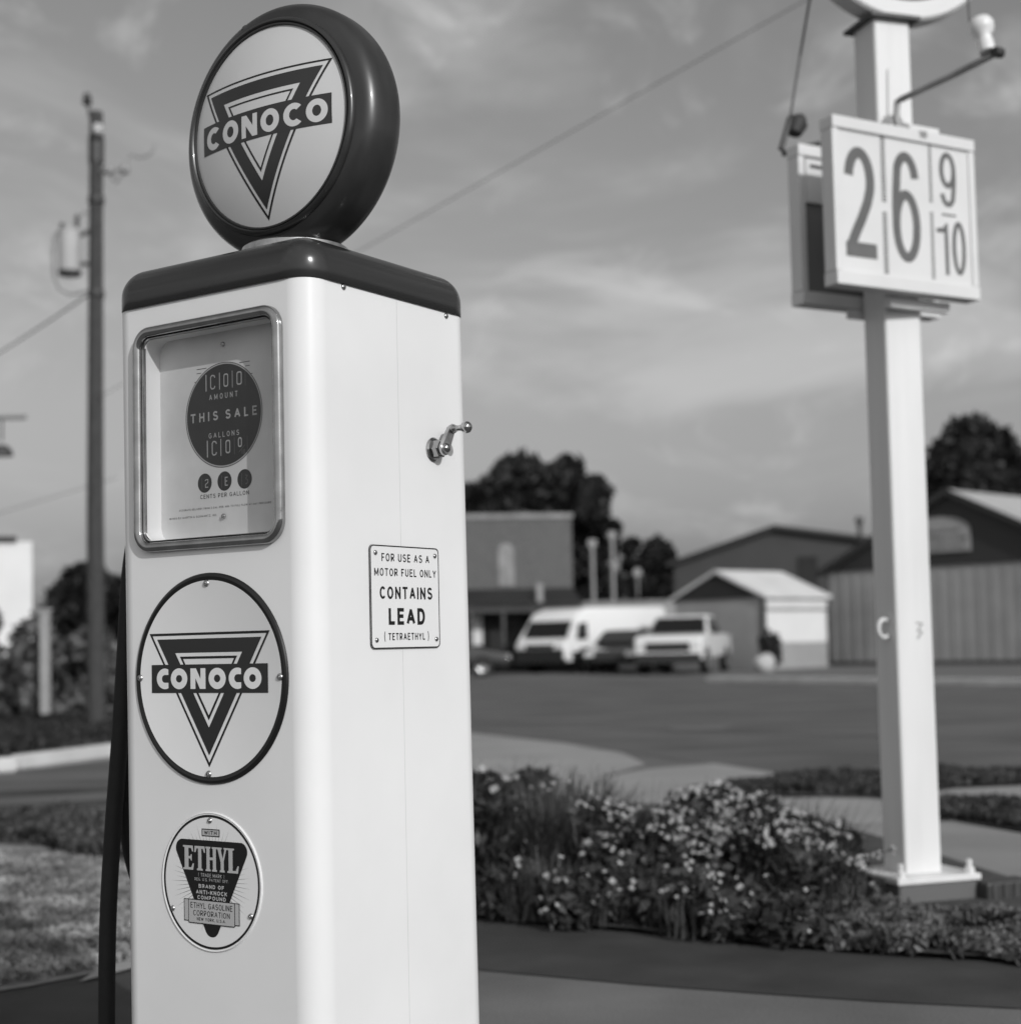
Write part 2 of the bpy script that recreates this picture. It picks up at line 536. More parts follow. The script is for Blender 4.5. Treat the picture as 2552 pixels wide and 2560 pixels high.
def add_print(bm_dst, pr, fn, mi_shift=0):
    b = pr.bm(fn)
    vm = {v: bm_dst.verts.new(v.co) for v in b.verts}
    for f in b.faces:
        q = bm_dst.faces.new([vm[v] for v in f.verts]); q.material_index = f.material_index + mi_shift
    b.free()


def ribbon(pts, w, closed=False):
    """outline loop(s) of a stroked polyline with mitred joins"""
    P = [Vector((p[0], p[1])) for p in pts]
    n = len(P)
    L, Rr = [], []
    for i in range(n):
        if closed or 0 < i < n - 1:
            a = (P[i] - P[i - 1]).normalized(); b = (P[(i + 1) % n] - P[i]).normalized()
        elif i == 0: a = b = (P[1] - P[0]).normalized()
        else: a = b = (P[-1] - P[-2]).normalized()
        na, nb = Vector((-a.y, a.x)), Vector((-b.y, b.x))
        mm = (na + nb).normalized()
        k = w / 2 / max(0.6, mm.dot(na))
        L.append(tuple(P[i] + mm * k)); Rr.append(tuple(P[i] - mm * k))
    if closed: return [L, Rr]
    return [L + Rr[::-1]]


def letter_O(cx, w, h, iw, ih, cy=0.0, seg=40):
    return [circ(w, seg, cx, cy, h), circ(iw, seg, cx, cy, ih)]


def letter_C(cx, w, h, iw, ih, cut, cy=0.0):
    """C cut off square at x = cx + cut"""
    def arc(a, b):
        t = math.acos(max(-1, min(1, cut / a))) if cut < a else 0.05
        return [(cx + a * math.cos(t + (2 * PI - 2 * t) * k / 30), cy + b * math.sin(t + (2 * PI - 2 * t) * k / 30)) for k in range(31)]
    o = arc(w, h)
    if cut < iw: i = arc(iw, ih)
    else:
        i = [(cx + iw * math.cos(PI / 2 + PI * k / 16), cy + ih * math.sin(PI / 2 + PI * k / 16)) for k in range(17)]
        i = [(cx + cut, cy + ih)] + i + [(cx + cut, cy - ih)]
    return [o + i[::-1]]


def letter_C2(cx, w, h, iw, ih, op, cy=0.0):
    """C with slanted ends, half opening angle op"""
    o = [(cx + w * math.cos(op + (2 * PI - 2 * op) * k / 30), cy + h * math.sin(op + (2 * PI - 2 * op) * k / 30)) for k in range(31)]
    o2 = op * 1.15
    i = [(cx + iw * math.cos(o2 + (2 * PI - 2 * o2) * k / 30), cy + ih * math.sin(o2 + (2 * PI - 2 * o2) * k / 30)) for k in range(31)]
    return [o + i[::-1]]


def letter_N(x0, x1, y0, y1, st):
    d = st * 1.12
    return [[(x0, y0), (x0 + st, y0), (x0 + st, y0 + (y1 - y0) * 0.52), (x1 - d, y0), (x1, y0), (x1, y1),
             (x1 - st, y1), (x1 - st, y1 - (y1 - y0) * 0.52), (x0 + d, y1), (x0, y1)]]


mm = lambda pts: [(x / 1000, y / 1000) for x, y in pts]


def tri(l, t, b): return mm([(-l, t), (0, b), (l, t)])


def emblem(P, dark, black, white, globe):
    """triangle emblem with a lettered bar; slot numbers of the three inks"""
    if globe:
        P.add([tri(152.6, 89.7, -171.7), tri(145.5, 86.2, -163.5)], black, 1)
        P.add([tri(135.5, 79.2, -152.5), tri(92, 54.2, -103)], dark, 1)
        P.add([tri(78.5, 46, -87.8), tri(72.5, 42.8, -80.5)], black, 1)
        P.add(mm([(-154, -27.7), (154, -27.7), (154, 26), (-154, 26)]), dark, 2)
        cxs = [(-120.4, 22.4), (-71, 21.8), None, (28, 21.2), (80, 21.8), (126, 21)]
        for k, c in enumerate(cxs):
            if c is None:
                P.add([[(x, y) for x, y in l] for l in [mm(q) for q in letter_N(-40.5, -1.5, -22, 18.5, 11)]], white, 3); continue
            cx, w = c
            lp = letter_C2(cx, w, 20.8, w * .42, 10, 0.78, -1.8) if k in (0, 4) else letter_O(cx, w, 20.8, w * .41, 9.8, -1.8)
            P.add([mm(q) for q in lp], white, 3)
    else:
        P.add([tri(139.2, 76.5, -147.3), tri(132, 72.4, -139.5)], black, 1)
        P.add([tri(120.7, 66.4, -127.6), tri(77.5, 43, -81.6)], dark, 1)
        P.add([tri(66.3, 36.8, -69.7), tri(59.2, 32.8, -61.5)], black, 1)
        P.add(mm([(-134.4, -24.2), (134.2, -24.2), (134.2, 23.4), (-134.4, 23.4)]), dark, 2)
        for k, c in enumerate([-102.3, -68.3, None, 20.8, 66.8, 100.6]):
            if c is None:
                P.add([mm(q) for q in letter_N(-41.3, -6.1, -17.6, 16.8, 11.6)], white, 3); continue
            lp = letter_C(c, 19.6, 17.5, 7, 6.6, 8.5, -.4) if k in (0, 4) else letter_O(c, 19.7, 17.6, 7.2, 6.4, -.4)
            P.add([mm(q) for q in lp], white, 3)


# ================================================================ G AND STREET
def sheet(name, pts, z, m, kind='structure'):
    """flat surface from world points"""
    lp = [Vector((p[0], p[1], 0)) for p in pts]
    tr = tessellate_polygon([lp])
    o = pyobj(name, [(p[0], p[1], z) for p in pts], [list(t) for t in tr], m)
    if o.data.polygons[0].normal.z < 0: o.data.flip_normals()
    return tag(o, kind=kind)


def gp(pts): return [gnd(x, y) for x, y in pts]


bm = bmesh.new()
S = 2500
vs = [bm.verts.new(p) for p in ((-S, -S, 0), (S, -S, 0), (S, S, 0), (-S, S, 0))]
bm.faces.new(vs)
tag(obj('ground', bm, 'ground'), kind='structure')

# the street that runs past on the far side, and the lot behind it
RD = Vector((0.84, -0.54)).normalized()


def z2(a, b): return (867.9 + a * .5493, 1320.8 + b * .5493)


sheet('road', [gnd(-60, 1555), gnd(260, 1535), gnd(700, 1460), gnd(900, 1380), gnd(*z2(1130, 262)), gnd(*z2(2050, 262)), (30, 10), (60, 26), (30, 30),
               gnd(1926, 1291), gnd(1560, 1289), gnd(1300, 1283), gnd(880, 1284), gnd(500, 1350), gnd(260, 1432), gnd(-60, 1462), (-16, 13), (-16, 9)], 0.004, 'asphalt')
sheet('parking_lot', [gnd(500, 1348), gnd(880, 1282), gnd(1300, 1281.5), gnd(1560, 1287), gnd(1926, 1289), (30, 31), (40, 60), (-20, 90), (-25, 45)], 0.004, 'lot')
sheet('path', [gnd(*z2(-300, 125)), gnd(*z2(-20, 112)), gnd(*z2(130, 125)), gnd(*z2(350, 150)), gnd(*z2(560, 185)), gnd(*z2(640, 225)), gnd(*z2(480, 268)), gnd(*z2(560, 420)), gnd(*z2(-300, 420))], 0.008, 'pale_concrete')
sheet('path', [gnd(*z2(480, 270)), gnd(*z2(640, 240)), gnd(*z2(870, 220)), gnd(*z2(1130, 262)), gnd(*z2(960, 285)), gnd(*z2(780, 302)), gnd(*z2(900, 345)),
               gnd(*z2(1330, 335)), gnd(*z2(1450, 345)), gnd(*z2(1550, 420)), gnd(*z2(1250, 520)), gnd(*z2(570, 520))], 0.008, 'pale_concrete')
sheet('path', [gnd(*z2(1560, 330)), gnd(*z2(1700, 308)), gnd(*z2(2060, 292)), gnd(*z2(2060, 350)), gnd(*z2(1760, 345)), gnd(*z2(1640, 350))], 0.008, 'pale_concrete')
sheet('pavement', [gnd(*z2(1250, 440)), gnd(*z2(1640, 415)), gnd(*z2(1926, 466)), gnd(*z2(2100, 500)), gnd(*z2(2100, 760)), gnd(*z2(1500, 760)), gnd(*z2(1200, 620))], 0.012, 'concrete')
sheet('lawn', [gnd(*z2(1450, 350)), gnd(*z2(1560, 335)), gnd(*z2(1640, 352)), gnd(*z2(1760, 350)), gnd(*z2(2060, 365)), gnd(*z2(2060, 480)), gnd(*z2(1700, 425)), gnd(*z2(1500, 425))], 0.016, 'turf')
sheet('lawn', [gnd(*z2(780, 302)), gnd(*z2(960, 287)), gnd(*z2(1130, 266)), gnd(*z2(1450, 252)), gnd(*z2(1650, 248)), gnd(*z2(2060, 266)), gnd(*z2(2060, 290)), gnd(*z2(1700, 304)), gnd(*z2(1560, 326)), gnd(*z2(1450, 343)), gnd(*z2(1180, 337)), gnd(*z2(880, 320))], 0.020, 'turf')
sheet('flower_bed', [gnd(820, 1560), gnd(900, 1500), gnd(1150, 1520), gnd(1500, 1540), gnd(1700, 1600), gnd(1980, 1690), gnd(2000, 1838), gnd(1850, 1818), gnd(1640, 1806), gnd(1430, 1790), gnd(1200, 1765), gnd(900, 1738), gnd(800, 1725)], 0.024, 'soil')
sheet('forecourt_band', [gnd(-80, 1890), gnd(60, 1868), gnd(245, 1828), gnd(600, 1770), gnd(900, 1738), gnd(1200, 1765), gnd(1430, 1790), gnd(1640, 1806), gnd(1850, 1818), gnd(2000, 1838),
                   gnd(2100, 1918), gnd(1926, 1908), gnd(1650, 1894), gnd(1417, 1878), gnd(1200, 1862), gnd(900, 1834), gnd(700, 1862), gnd(245, 1960), gnd(-100, 2020)], 0.008, 'dark_paving')  # darker band of ground between the bed and the forecourt
sheet('forecourt', [gnd(-100, 2018), gnd(245, 1958), gnd(700, 1860), gnd(900, 1832), gnd(1200, 1860), gnd(1417, 1876), gnd(1650, 1892), gnd(1926, 1906), gnd(2100, 1916), (5, 2), (5, -6), (-5, -6), (-5, 2)], 0.004, 'forecourt')
sheet('verge', [gnd(-80, 1560), gnd(260, 1536), gnd(700, 1470), gnd(820, 1560), gnd(850, 1700), gnd(600, 1768), gnd(245, 1828), gnd(60, 1866), gnd(-80, 1888)], 0.010, 'dry_ground')
sheet('lawn', [gnd(-80, 1435), gnd(240, 1410), gnd(520, 1350), gnd(520, 1325), gnd(240, 1345), gnd(-80, 1360)], 0.012, 'turf')
sheet('footpath', [gnd(150, 1862), gnd(250, 1836), gnd(420, 1800), gnd(420, 1770), gnd(250, 1805), gnd(190, 1835)], 0.016, 'pale_concrete')
sheet('road_patch', [gnd(-60, 1497), gnd(250, 1484), gnd(250, 1492), gnd(-60, 1508)], 0.008, 'dark_paving')
sheet('road_patch', [gnd(-60, 1525), gnd(250, 1508), gnd(250, 1518), gnd(-60, 1539)], 0.008, 'dark_paving')
sheet('road_patch', [gnd(890, 1345), gnd(1250, 1352), gnd(1700, 1362), gnd(2050, 1368), gnd(2050, 1400), gnd(1700, 1392), gnd(1250, 1378), gnd(890, 1362)], 0.008, 'asphalt')
sheet('road_patch', [gnd(1250, 1372), gnd(1390, 1368), gnd(1360, 1379), gnd(1270, 1381)], 0.012, 'lot')


def kerb(a, b, w=0.16, h=0.13):
    a, b = Vector((a.x, a.y, 0)), Vector((b.x, b.y, 0))
    d = (b - a).normalized(); nrm = Vector((-d.y, d.x, 0)) * w
    bm = bmesh.new()
    q = [a, b, b + nrm, a + nrm]
    lo = [bm.verts.new(v) for v in q]; hi = [bm.verts.new(v + Vector((0, 0, h))) for v in q]
    bm.faces.new(hi); bm.faces.new(lo[::-1])
    for i in range(4): bm.faces.new((lo[i], lo[(i + 1) % 4], hi[(i + 1) % 4], hi[i]))
    bmesh.ops.bevel(bm, geom=bm.edges[:], offset=0.02, segments=2, affect='EDGES')
    return tag(obj('kerb', bm, 'kerb'), kind='structure')


kerb(gnd(46, 1453), gnd(420, 1402))
kerb(gnd(-80, 1464), gnd(34, 1458))
kerb(gnd(1330, 1288), gnd(2050, 1298), 0.3, 0.14)


# ================================================================ FOLIAGE
def leaf_cloud(pts, size, jitter=0.4, elong=1.6, updir=None):
    """numpy arrays -> quads of leaves at pts"""
    n = len(pts)
    d = RNG.normal(size=(n, 3)); d /= np.linalg.norm(d, axis=1)[:, None]
    if updir is not None:
        d[:, 2] = np.abs(d[:, 2]) + updir; d /= np.linalg.norm(d, axis=1)[:, None]
    e = RNG.normal(size=(n, 3)); e -= (e * d).sum(1)[:, None] * d; e /= np.linalg.norm(e, axis=1)[:, None]
    s = size * (1 + jitter * RNG.uniform(-1, 1, n))[:, None]
    a = d * s * elong / 2; b = e * s / 2
    V = np.stack([pts - a, pts + b * .9, pts + a, pts - b * .9], 1).reshape(-1, 3)
    F = np.arange(4 * n).reshape(-1, 4)
    return V, F


def fast_obj(name, V, F, m, parent=None):
    me = bpy.data.meshes.new(name)
    me.vertices.add(len(V)); me.vertices.foreach_set('co', np.asarray(V, dtype=np.float32).ravel())
    k = F.shape[1]
    me.loops.add(F.size); me.loops.foreach_set('vertex_index', F.astype(np.int32).ravel())
    me.polygons.add(len(F))
    me.polygons.foreach_set('loop_start', np.arange(0, F.size, k, dtype=np.int32))
    me.polygons.foreach_set('loop_total', np.full(len(F), k, dtype=np.int32))
    me.materials.append(M[m])
    me.update(calc_edges=True)
    o = bpy.data.objects.new(name, me)
    COL.objects.link(o)
    if parent: o.parent = parent
    return o


def blob_pts(blobs, per, shell=0.55):
    """points in a set of ellipsoids (cx,cy,cz,rx,ry,rz), more towards the outside"""
    out = []
    for b in blobs:
        d = RNG.normal(size=(per, 3)); d /= np.linalg.norm(d, axis=1)[:, None]
        rr = (shell + (1 - shell) * RNG.uniform(0, 1, per) ** 0.6)
        rr *= 1 + 0.12 * RNG.normal(size=per)
        out.append(np.array(b[:3]) + d * rr[:, None] * np.array(b[3:]))
    return np.concatenate(out)


def crown_blobs(w, d, z0, z1, nb, seed, br=(0.09, 0.25)):
    nb = int(nb * 1.45); r = np.random.default_rng(seed)
    out = []
    h = z1 - z0
    for i in range(nb):
        t = r.uniform(0.02, 1.0)
        wid = math.sin(PI * min(1, (0.18 + t * 0.80))) ** 0.6
        a = r.uniform(0, 2 * PI); q = r.uniform(0.2, 1.0) ** 0.6
        s = r.uniform(*br) * w
        out.append((math.cos(a) * q * wid * (w / 2 - s * .8), math.sin(a) * q * wid * (d / 2 - s * .6), z0 + s * .5 + t * (h - 1.3 * s), s, s, s * r.uniform(.75, 1.05)))
    return out


def tree(label, cx, Y, top, px_w, seed, leaf=0.34, per=420, nb=26, m='tree_leaf', base=0.28, depth=1.0, group=None, name='tree'):
    c = at(cx, 1200, Y)
    h = at(cx, top, Y).z
    w = px_w / 2913 * Y
    t = thing(name, label, 'tree', (c.x, c.y, 0), 0, group)
    bl = crown_blobs(w, w * depth, h * base, h, nb, seed)
    P = blob_pts(bl, per)
    V, F = leaf_cloud(P, leaf)
    fast_obj('crown', V, F, m, t)
    bm = bmesh.new()
    tr = 0.035 * h
    tube(bm, [(0, 0, -.05), (0.02, 0, h * .2), (-.03 * h * .3, 0, h * .45), (0, 0, h * .7)], [tr * 1.3, tr, tr * .75, tr * .3], 10)
    for b in bl[:7]:
        k = h * random.uniform(.25, .5)
        tube(bm, [(0, 0, k), (b[0] * .5, b[1] * .5, (k + b[2]) / 2 + .1), (b[0], b[1], b[2])], [tr * .45, tr * .3, tr * .12], 6)
    obj('trunk', bm, 'bark', t, smooth=PI)
    return t


tree('broad dark tree rising highest behind the brick building', 975, 74, 858, 200, 3, nb=34, per=520, group=None)
tree('dark leafy tree behind the right corner of the brick building', 1065, 73, 866, 170, 17, nb=30, per=480)
tree('dark leafy tree drooping down the right side of the brick building', 1128, 71, 895, 112, 11, nb=26, base=.2)
tree('dark low tree whose top just clears the brick building beside the pump', 905, 76, 905, 140, 5, nb=20)
tree('dark round tree in the gap between brick building and sheds', 1250, 85, 1022, 125, 21, nb=20, m='far_leaf', base=.1)
tree('small rounded tree left of the dark round tree in the gap', 1196, 88, 1018, 70, 22, nb=14, m='far_leaf', base=.1)
tree('large dark tree towering behind the corrugated building', 1850, 72, 790, 250, 31, nb=36, per=560, base=.2)
tree('broad dark tree behind the white building and hedge', 160, 62, 1068, 170, 41, nb=24, m='far_leaf', base=.1)
tree('dark tree half hidden between utility pole and fuel pump', 232, 60, 1092, 90, 42, nb=16, m='far_leaf', base=.1)

# scrubby growth far off between the buildings
c = at(1210, 1200, 92)
n_ = 26
bl = []
for i in range(n_):
    x = (i / n_ - .5) * 11 + random.uniform(-.4, .4)
    bl.append((x, random.uniform(-1, 1), random.uniform(.3, 2.2), 1.0, 1.0, 1.1))
V, F = leaf_cloud(blob_pts(bl, 220), .34)
o = fast_obj('scrub', V, F, 'hedge_leaf'); o.location = (c.x, c.y, 0)
tag(o, 'pale grey scrub filling the gap behind the parked vehicles', 'scrub', kind='stuff')

# hedge across the side street on the left
t = thing('hedge', 'mottled leafy hedge in front of the white building', 'hedge', (gnd(120, 1352).x - .3, gnd(120, 1352).y + .9, 0), 0)
bl = []
for i in range(60):
    x = random.uniform(-2.6, 1.9)
    hh = 1.65 + .15 * math.sin(x * 3) if x < -.4 else 1.35 + .15 * math.sin(x * 4)
    s = random.uniform(.22, .4)
    bl.append((x, random.uniform(-.45, .45), random.uniform(.2, hh - s * .5), s, s, s))
V, F = leaf_cloud(blob_pts(bl, 260, .5), .11)
fast_obj('foliage', V, F, 'hedge_leaf', t)
bm = bmesh.new()
for i in range(16):
    x = -2.4 + i * .28
    tube(bm, [(x, 0, -.03), (x + random.uniform(-.1, .1), random.uniform(-.2, .2), .8), (x + random.uniform(-.2, .2), random.uniform(-.3, .3), 1.3)], [.03, .02, .01], 6)
obj('stems', bm, 'bark', t)


def blades(n, R, H, w, lean=0.5, seed=1, curl=0.5):
    """long arching blades: each three quads"""
    r = np.random.default_rng(seed)
    V, F = [], []
    for i in range(n):
        a = r.uniform(0, 2 * PI); q = R * math.sqrt(r.uniform(0, 1))
        x, y = q * math.cos(a), q * math.sin(a)
        b = a + r.normal() * .8
        L = H * r.uniform(.55, 1.1); ln = lean * r.uniform(.2, 1.2)
        dx, dy = math.cos(b), math.sin(b)
        px, py = -dy, dx
        base = len(V)
        for k in range(4):
            s = k / 3
            ox = L * ln * s ** 1.7
            z = L * (s - curl * ln * s * s * .6)
            ww = w * (1 - s * .9) * r.uniform(.8, 1.2)
            V.append((x + dx * ox + px * ww, y + dy * ox + py * ww, z)); V.append((x + dx * ox - px * ww, y + dy * ox - py * ww, z))
        for k in range(3): F.append((base + 2 * k, base + 2 * k + 1, base + 2 * k + 3, base + 2 * k + 2))
    return np.array(V), np.array(F)


def blossoms(pts, r):
    """small open flowers: eight-sided cups"""
    V, F = [], []
    for p in pts:
        p = np.array(p); nrm = RNG.normal(size=3) * .5 + np.array([0.1, -.6, .9]); nrm /= np.linalg.norm(nrm)
        a = np.cross(nrm, [0, 0, 1.]); a /= np.linalg.norm(a); b = np.cross(nrm, a)
        s = r * RNG.uniform(.7, 1.2)
        base = len(V); V.append(p)
        for k in range(8):
            t_ = 2 * PI * k / 8
            rr = s * (1 if k % 2 == 0 else .72)
            V.append(p + rr * (math.cos(t_) * a + math.sin(t_) * b) + nrm * s * .3)
        for k in range(8): F.append((base, base + 1 + k, base + 1 + (k + 1) % 8, base + 1 + (k + 1) % 8))
    V = np.array(V); F = np.array(F)[:, :3]
    return V, F


def flowering(label, px, py, r, h, nbl, seed, nfl=60, leafs=2600, fl_r=.012, leaf=.028, cat='plant', fm='petal', yback=0.0, name='flowering_plant'):
    c = gnd(px, py)
    t = thing(name, label, cat, (c.x, c.y + yback, .02), 0)
    rr = np.random.default_rng(seed)
    bl = []
    for i in range(16):
        a = rr.uniform(0, 2 * PI); q = rr.uniform(0, .75) * r
        s = rr.uniform(.3, .5) * r
        top = h * (1 - .55 * (q / r) ** 2)
        bl.append((q * math.cos(a), q * math.sin(a), rr.uniform(.25, .95) * (top - s * .6) + .02, s, s, s * .8))
    P = blob_pts(bl, leafs // 16, .45)
    P[:, 2] = np.abs(P[:, 2])
    V, F = leaf_cloud(P, leaf, elong=2.0)
    fast_obj('leaves', V, F, 'bush_leaf', t)
    if nbl:
        V, F = blades(nbl, r * .8, h * 1.15, .004, .6, seed)
        fast_obj('stems', V, F, 'blade_leaf', t)
    if nfl:
        top = []
        while len(top) < nfl:
            b = bl[rr.integers(len(bl))]
            d = rr.normal(size=3); d[2] = abs(d[2]) * 1.2; d[1] -= .5; d /= np.linalg.norm(d)
            top.append((b[0] + d[0] * b[3] * 1.12, b[1] + d[1] * b[4] * 1.12, b[2] + d[2] * b[5] * 1.15))
        V, F = blossoms(top, fl_r)
        fast_obj('blossoms', V, F, fm, t)
    return t


flowering('tall dark blossoming clump with large pale heads right beside the pump', 915, 1690, .22, .48, 160, 1, 60, 2600, .022)
flowering('full leafy bush behind the tall blossoming clump at the pump edge', 985, 1640, .24, .42, 200, 31, 30, 4200, .014)
flowering('low leafy plant at the kerb under the tall clump by the pump', 965, 1740, .13, .16, 60, 2, 26, 1400, .011)
flowering('middle blossoming bush with dense small pale flowers left of the big mound', 1190, 1700, .28, .38, 220, 3, 520, 4200, .011, fm='seed_head')
flowering('big flower covered mound in the middle of the bed', 1370, 1668, .33, .36, 260, 4, 800, 6500, .013)
flowering('flowering bush forming the right shoulder of the big mound', 1500, 1690, .26, .34, 200, 5, 420, 4200, .013)
flowering('dark bush in front of the big mound with a few bright blossoms', 1330, 1765, .24, .20, 160, 6, 120, 3800, .010)
flowering('dark leafy plant at the left front edge of the bed', 1130, 1745, .22, .18, 140, 7, 80, 3200, .012)
flowering('leggy dark plant near the sign post base', 1565, 1730, .19, .24, 160, 8, 26, 2600, .010)
flowering('low bush at the front edge below the mound', 1480, 1775, .20, .13, 100, 9, 30, 2600, .009)

for (px, py, R, H, nn, sd, lb) in ((1030, 1690, .16, .50, 520, 61, 'spiky long bladed clump with upright leaves between pump and bushes'),
                                   (1095, 1660, .15, .47, 420, 62, 'second spiky clump touching the pale flowered bush'),
                                   (1010, 1740, .12, .24, 320, 63, 'arching strap leaved plant drooping over the bed edge')):
    c = gnd(px, py)
    t = thing('spiky_plant', lb, 'plant', (c.x, c.y, .02), 0, 'spiky plants in the flower bed')
    V, F = blades(nn, R, H, .0095, .6, sd, .9)
    fast_obj('leaves', V, F, 'blade_leaf', t)
    V, F = blossoms([(random.uniform(-R, R), random.uniform(-R, R) - .05, H * random.uniform(.35, .95)) for _ in range(9)], .014)
    fast_obj('blossoms', V, F, 'petal', t)

# the flower spike that leans out in front of the post
a_, b_ = at(1600, 1628, 5.35), at(1692, 1600, 5.3)
t = thing('flower_spike', 'pale flower spike leaning across the foot of the sign post', 'flower', (gnd(1560, 1735).x, gnd(1560, 1735).y, .02))
base = Vector(t.location)
bm = bmesh.new()
tube(bm, [(0, 0, 0), (a_ - base) * .5 + Vector((0, 0, .04)), a_ - base, b_ - base], [.004, .004, .003, .002], 6)
obj('stem', bm, 'blade_leaf', t)
pts = []
for k in range(60):
    s = random.uniform(0, 1)
    p = (a_.lerp(b_, s) - base) + Vector([random.gauss(0, .007 * (1.1 - s * .5)) for _ in range(3)])
    pts.append(tuple(p))
V, F = blossoms(pts, .008)
fast_obj('florets', V, F, 'petal', t)


def in_poly(x, y, poly):
    c = False
    for i in range(len(poly)):
        x1, y1 = poly[i]; x2, y2 = poly[i - 1]
        if (y1 > y) != (y2 > y) and x < (x2 - x1) * (y - y1) / (y2 - y1) + x1: c = not c
    return c


def scatter(poly, n):
    P = [(gnd(x, y).x, gnd(x, y).y) for x, y in poly]
    xs = [p[0] for p in P]; ys = [p[1] for p in P]
    out = []
    while len(out) < n:
        x, y = random.uniform(min(xs), max(xs)), random.uniform(min(ys), max(ys))
        if in_poly(x, y, P): out.append((x, y))
    return np.array(out)


def cover(name, label, cat, poly, n, leaf, h, m, updir=None, patchy=0.0):
    q = scatter(poly, n)
    if patchy:      # bare soil shows between the tufts
        g = np.sin(q[:, 0] * 6.1 + 2 * np.sin(q[:, 1] * 5.3)) * np.sin(q[:, 1] * 8.7 + 1.7 * np.sin(q[:, 0] * 4.1 + 1))
        q = q[g > patchy * 2 - 1 + RNG.normal(size=n) * .25]; n = len(q)
    hh = h * (0.35 + 0.65 * (0.5 + 0.5 * np.sin(q[:, 0] * 9 + 1.3 * np.sin(q[:, 1] * 11)) * np.sin(q[:, 1] * 7.3 + 2)))
    P = np.column_stack([q, .02 + hh * RNG.uniform(0, 1, n) ** .7])
    V, F = leaf_cloud(P, leaf, elong=1.5, updir=updir)
    V[:, 2] = np.maximum(V[:, 2], .005)
    o = fast_obj(name, V, F, m)
    return tag(o, label, cat, kind='stuff')


cover('ground_cover', 'low creeping leaves covering the right end of the flower bed', 'ground cover',
      [(1540, 1768), (1620, 1735), (1700, 1742), (1860, 1745), (1990, 1762), (1990, 1840), (1850, 1822), (1640, 1808), (1480, 1795)], 19000, .022, .075, 'cover_leaf', None, .33)
cover('ground_cover', 'low leaves filling the soil between the bushes', 'ground cover',
      [(890, 1640), (1100, 1640), (1500, 1660), (1620, 1700), (1560, 1795), (1200, 1762), (900, 1735)], 9000, .024, .07, 'bush_leaf')
cover('dry_grass', 'pale dry tufts and clippings on the verge behind the hose', 'grass',
      [(-60, 1625), (250, 1610), (300, 1800), (245, 1822), (60, 1860), (-60, 1878)], 16000, .022, .035, 'dry_leaf')
cover('dark_grass', 'dark taller grass along the near edge of the side street', 'grass',
      [(-60, 1572), (60, 1562), (110, 1548), (250, 1560), (300, 1640), (150, 1632), (90, 1600), (-60, 1592)], 13000, .045, .09, 'grass_leaf', .6)
cover('grass', 'short dark grass under the hedge across the side street', 'grass',
      [(-60, 1432), (240, 1408), (240, 1350), (-60, 1360)], 9000, .06, .05, 'far_leaf', .6)
cover('grass', 'dark grass strip between road and pale paths', 'grass',
      [z2(880, 315), z2(1130, 270), z2(1450, 258), z2(1650, 252), z2(2050, 270), z2(2050, 288), z2(1700, 302), z2(1450, 340), z2(1180, 332)], 8000, .035, .045, 'bush_leaf', .6)
cover('grass', 'dark grass patch beyond the foot of the sign post', 'grass',
      [z2(1500, 352), z2(1640, 356), z2(2050, 370), z2(2050, 474), z2(1700, 420), z2(1520, 420)], 7000, .03, .04, 'bush_leaf', .6)


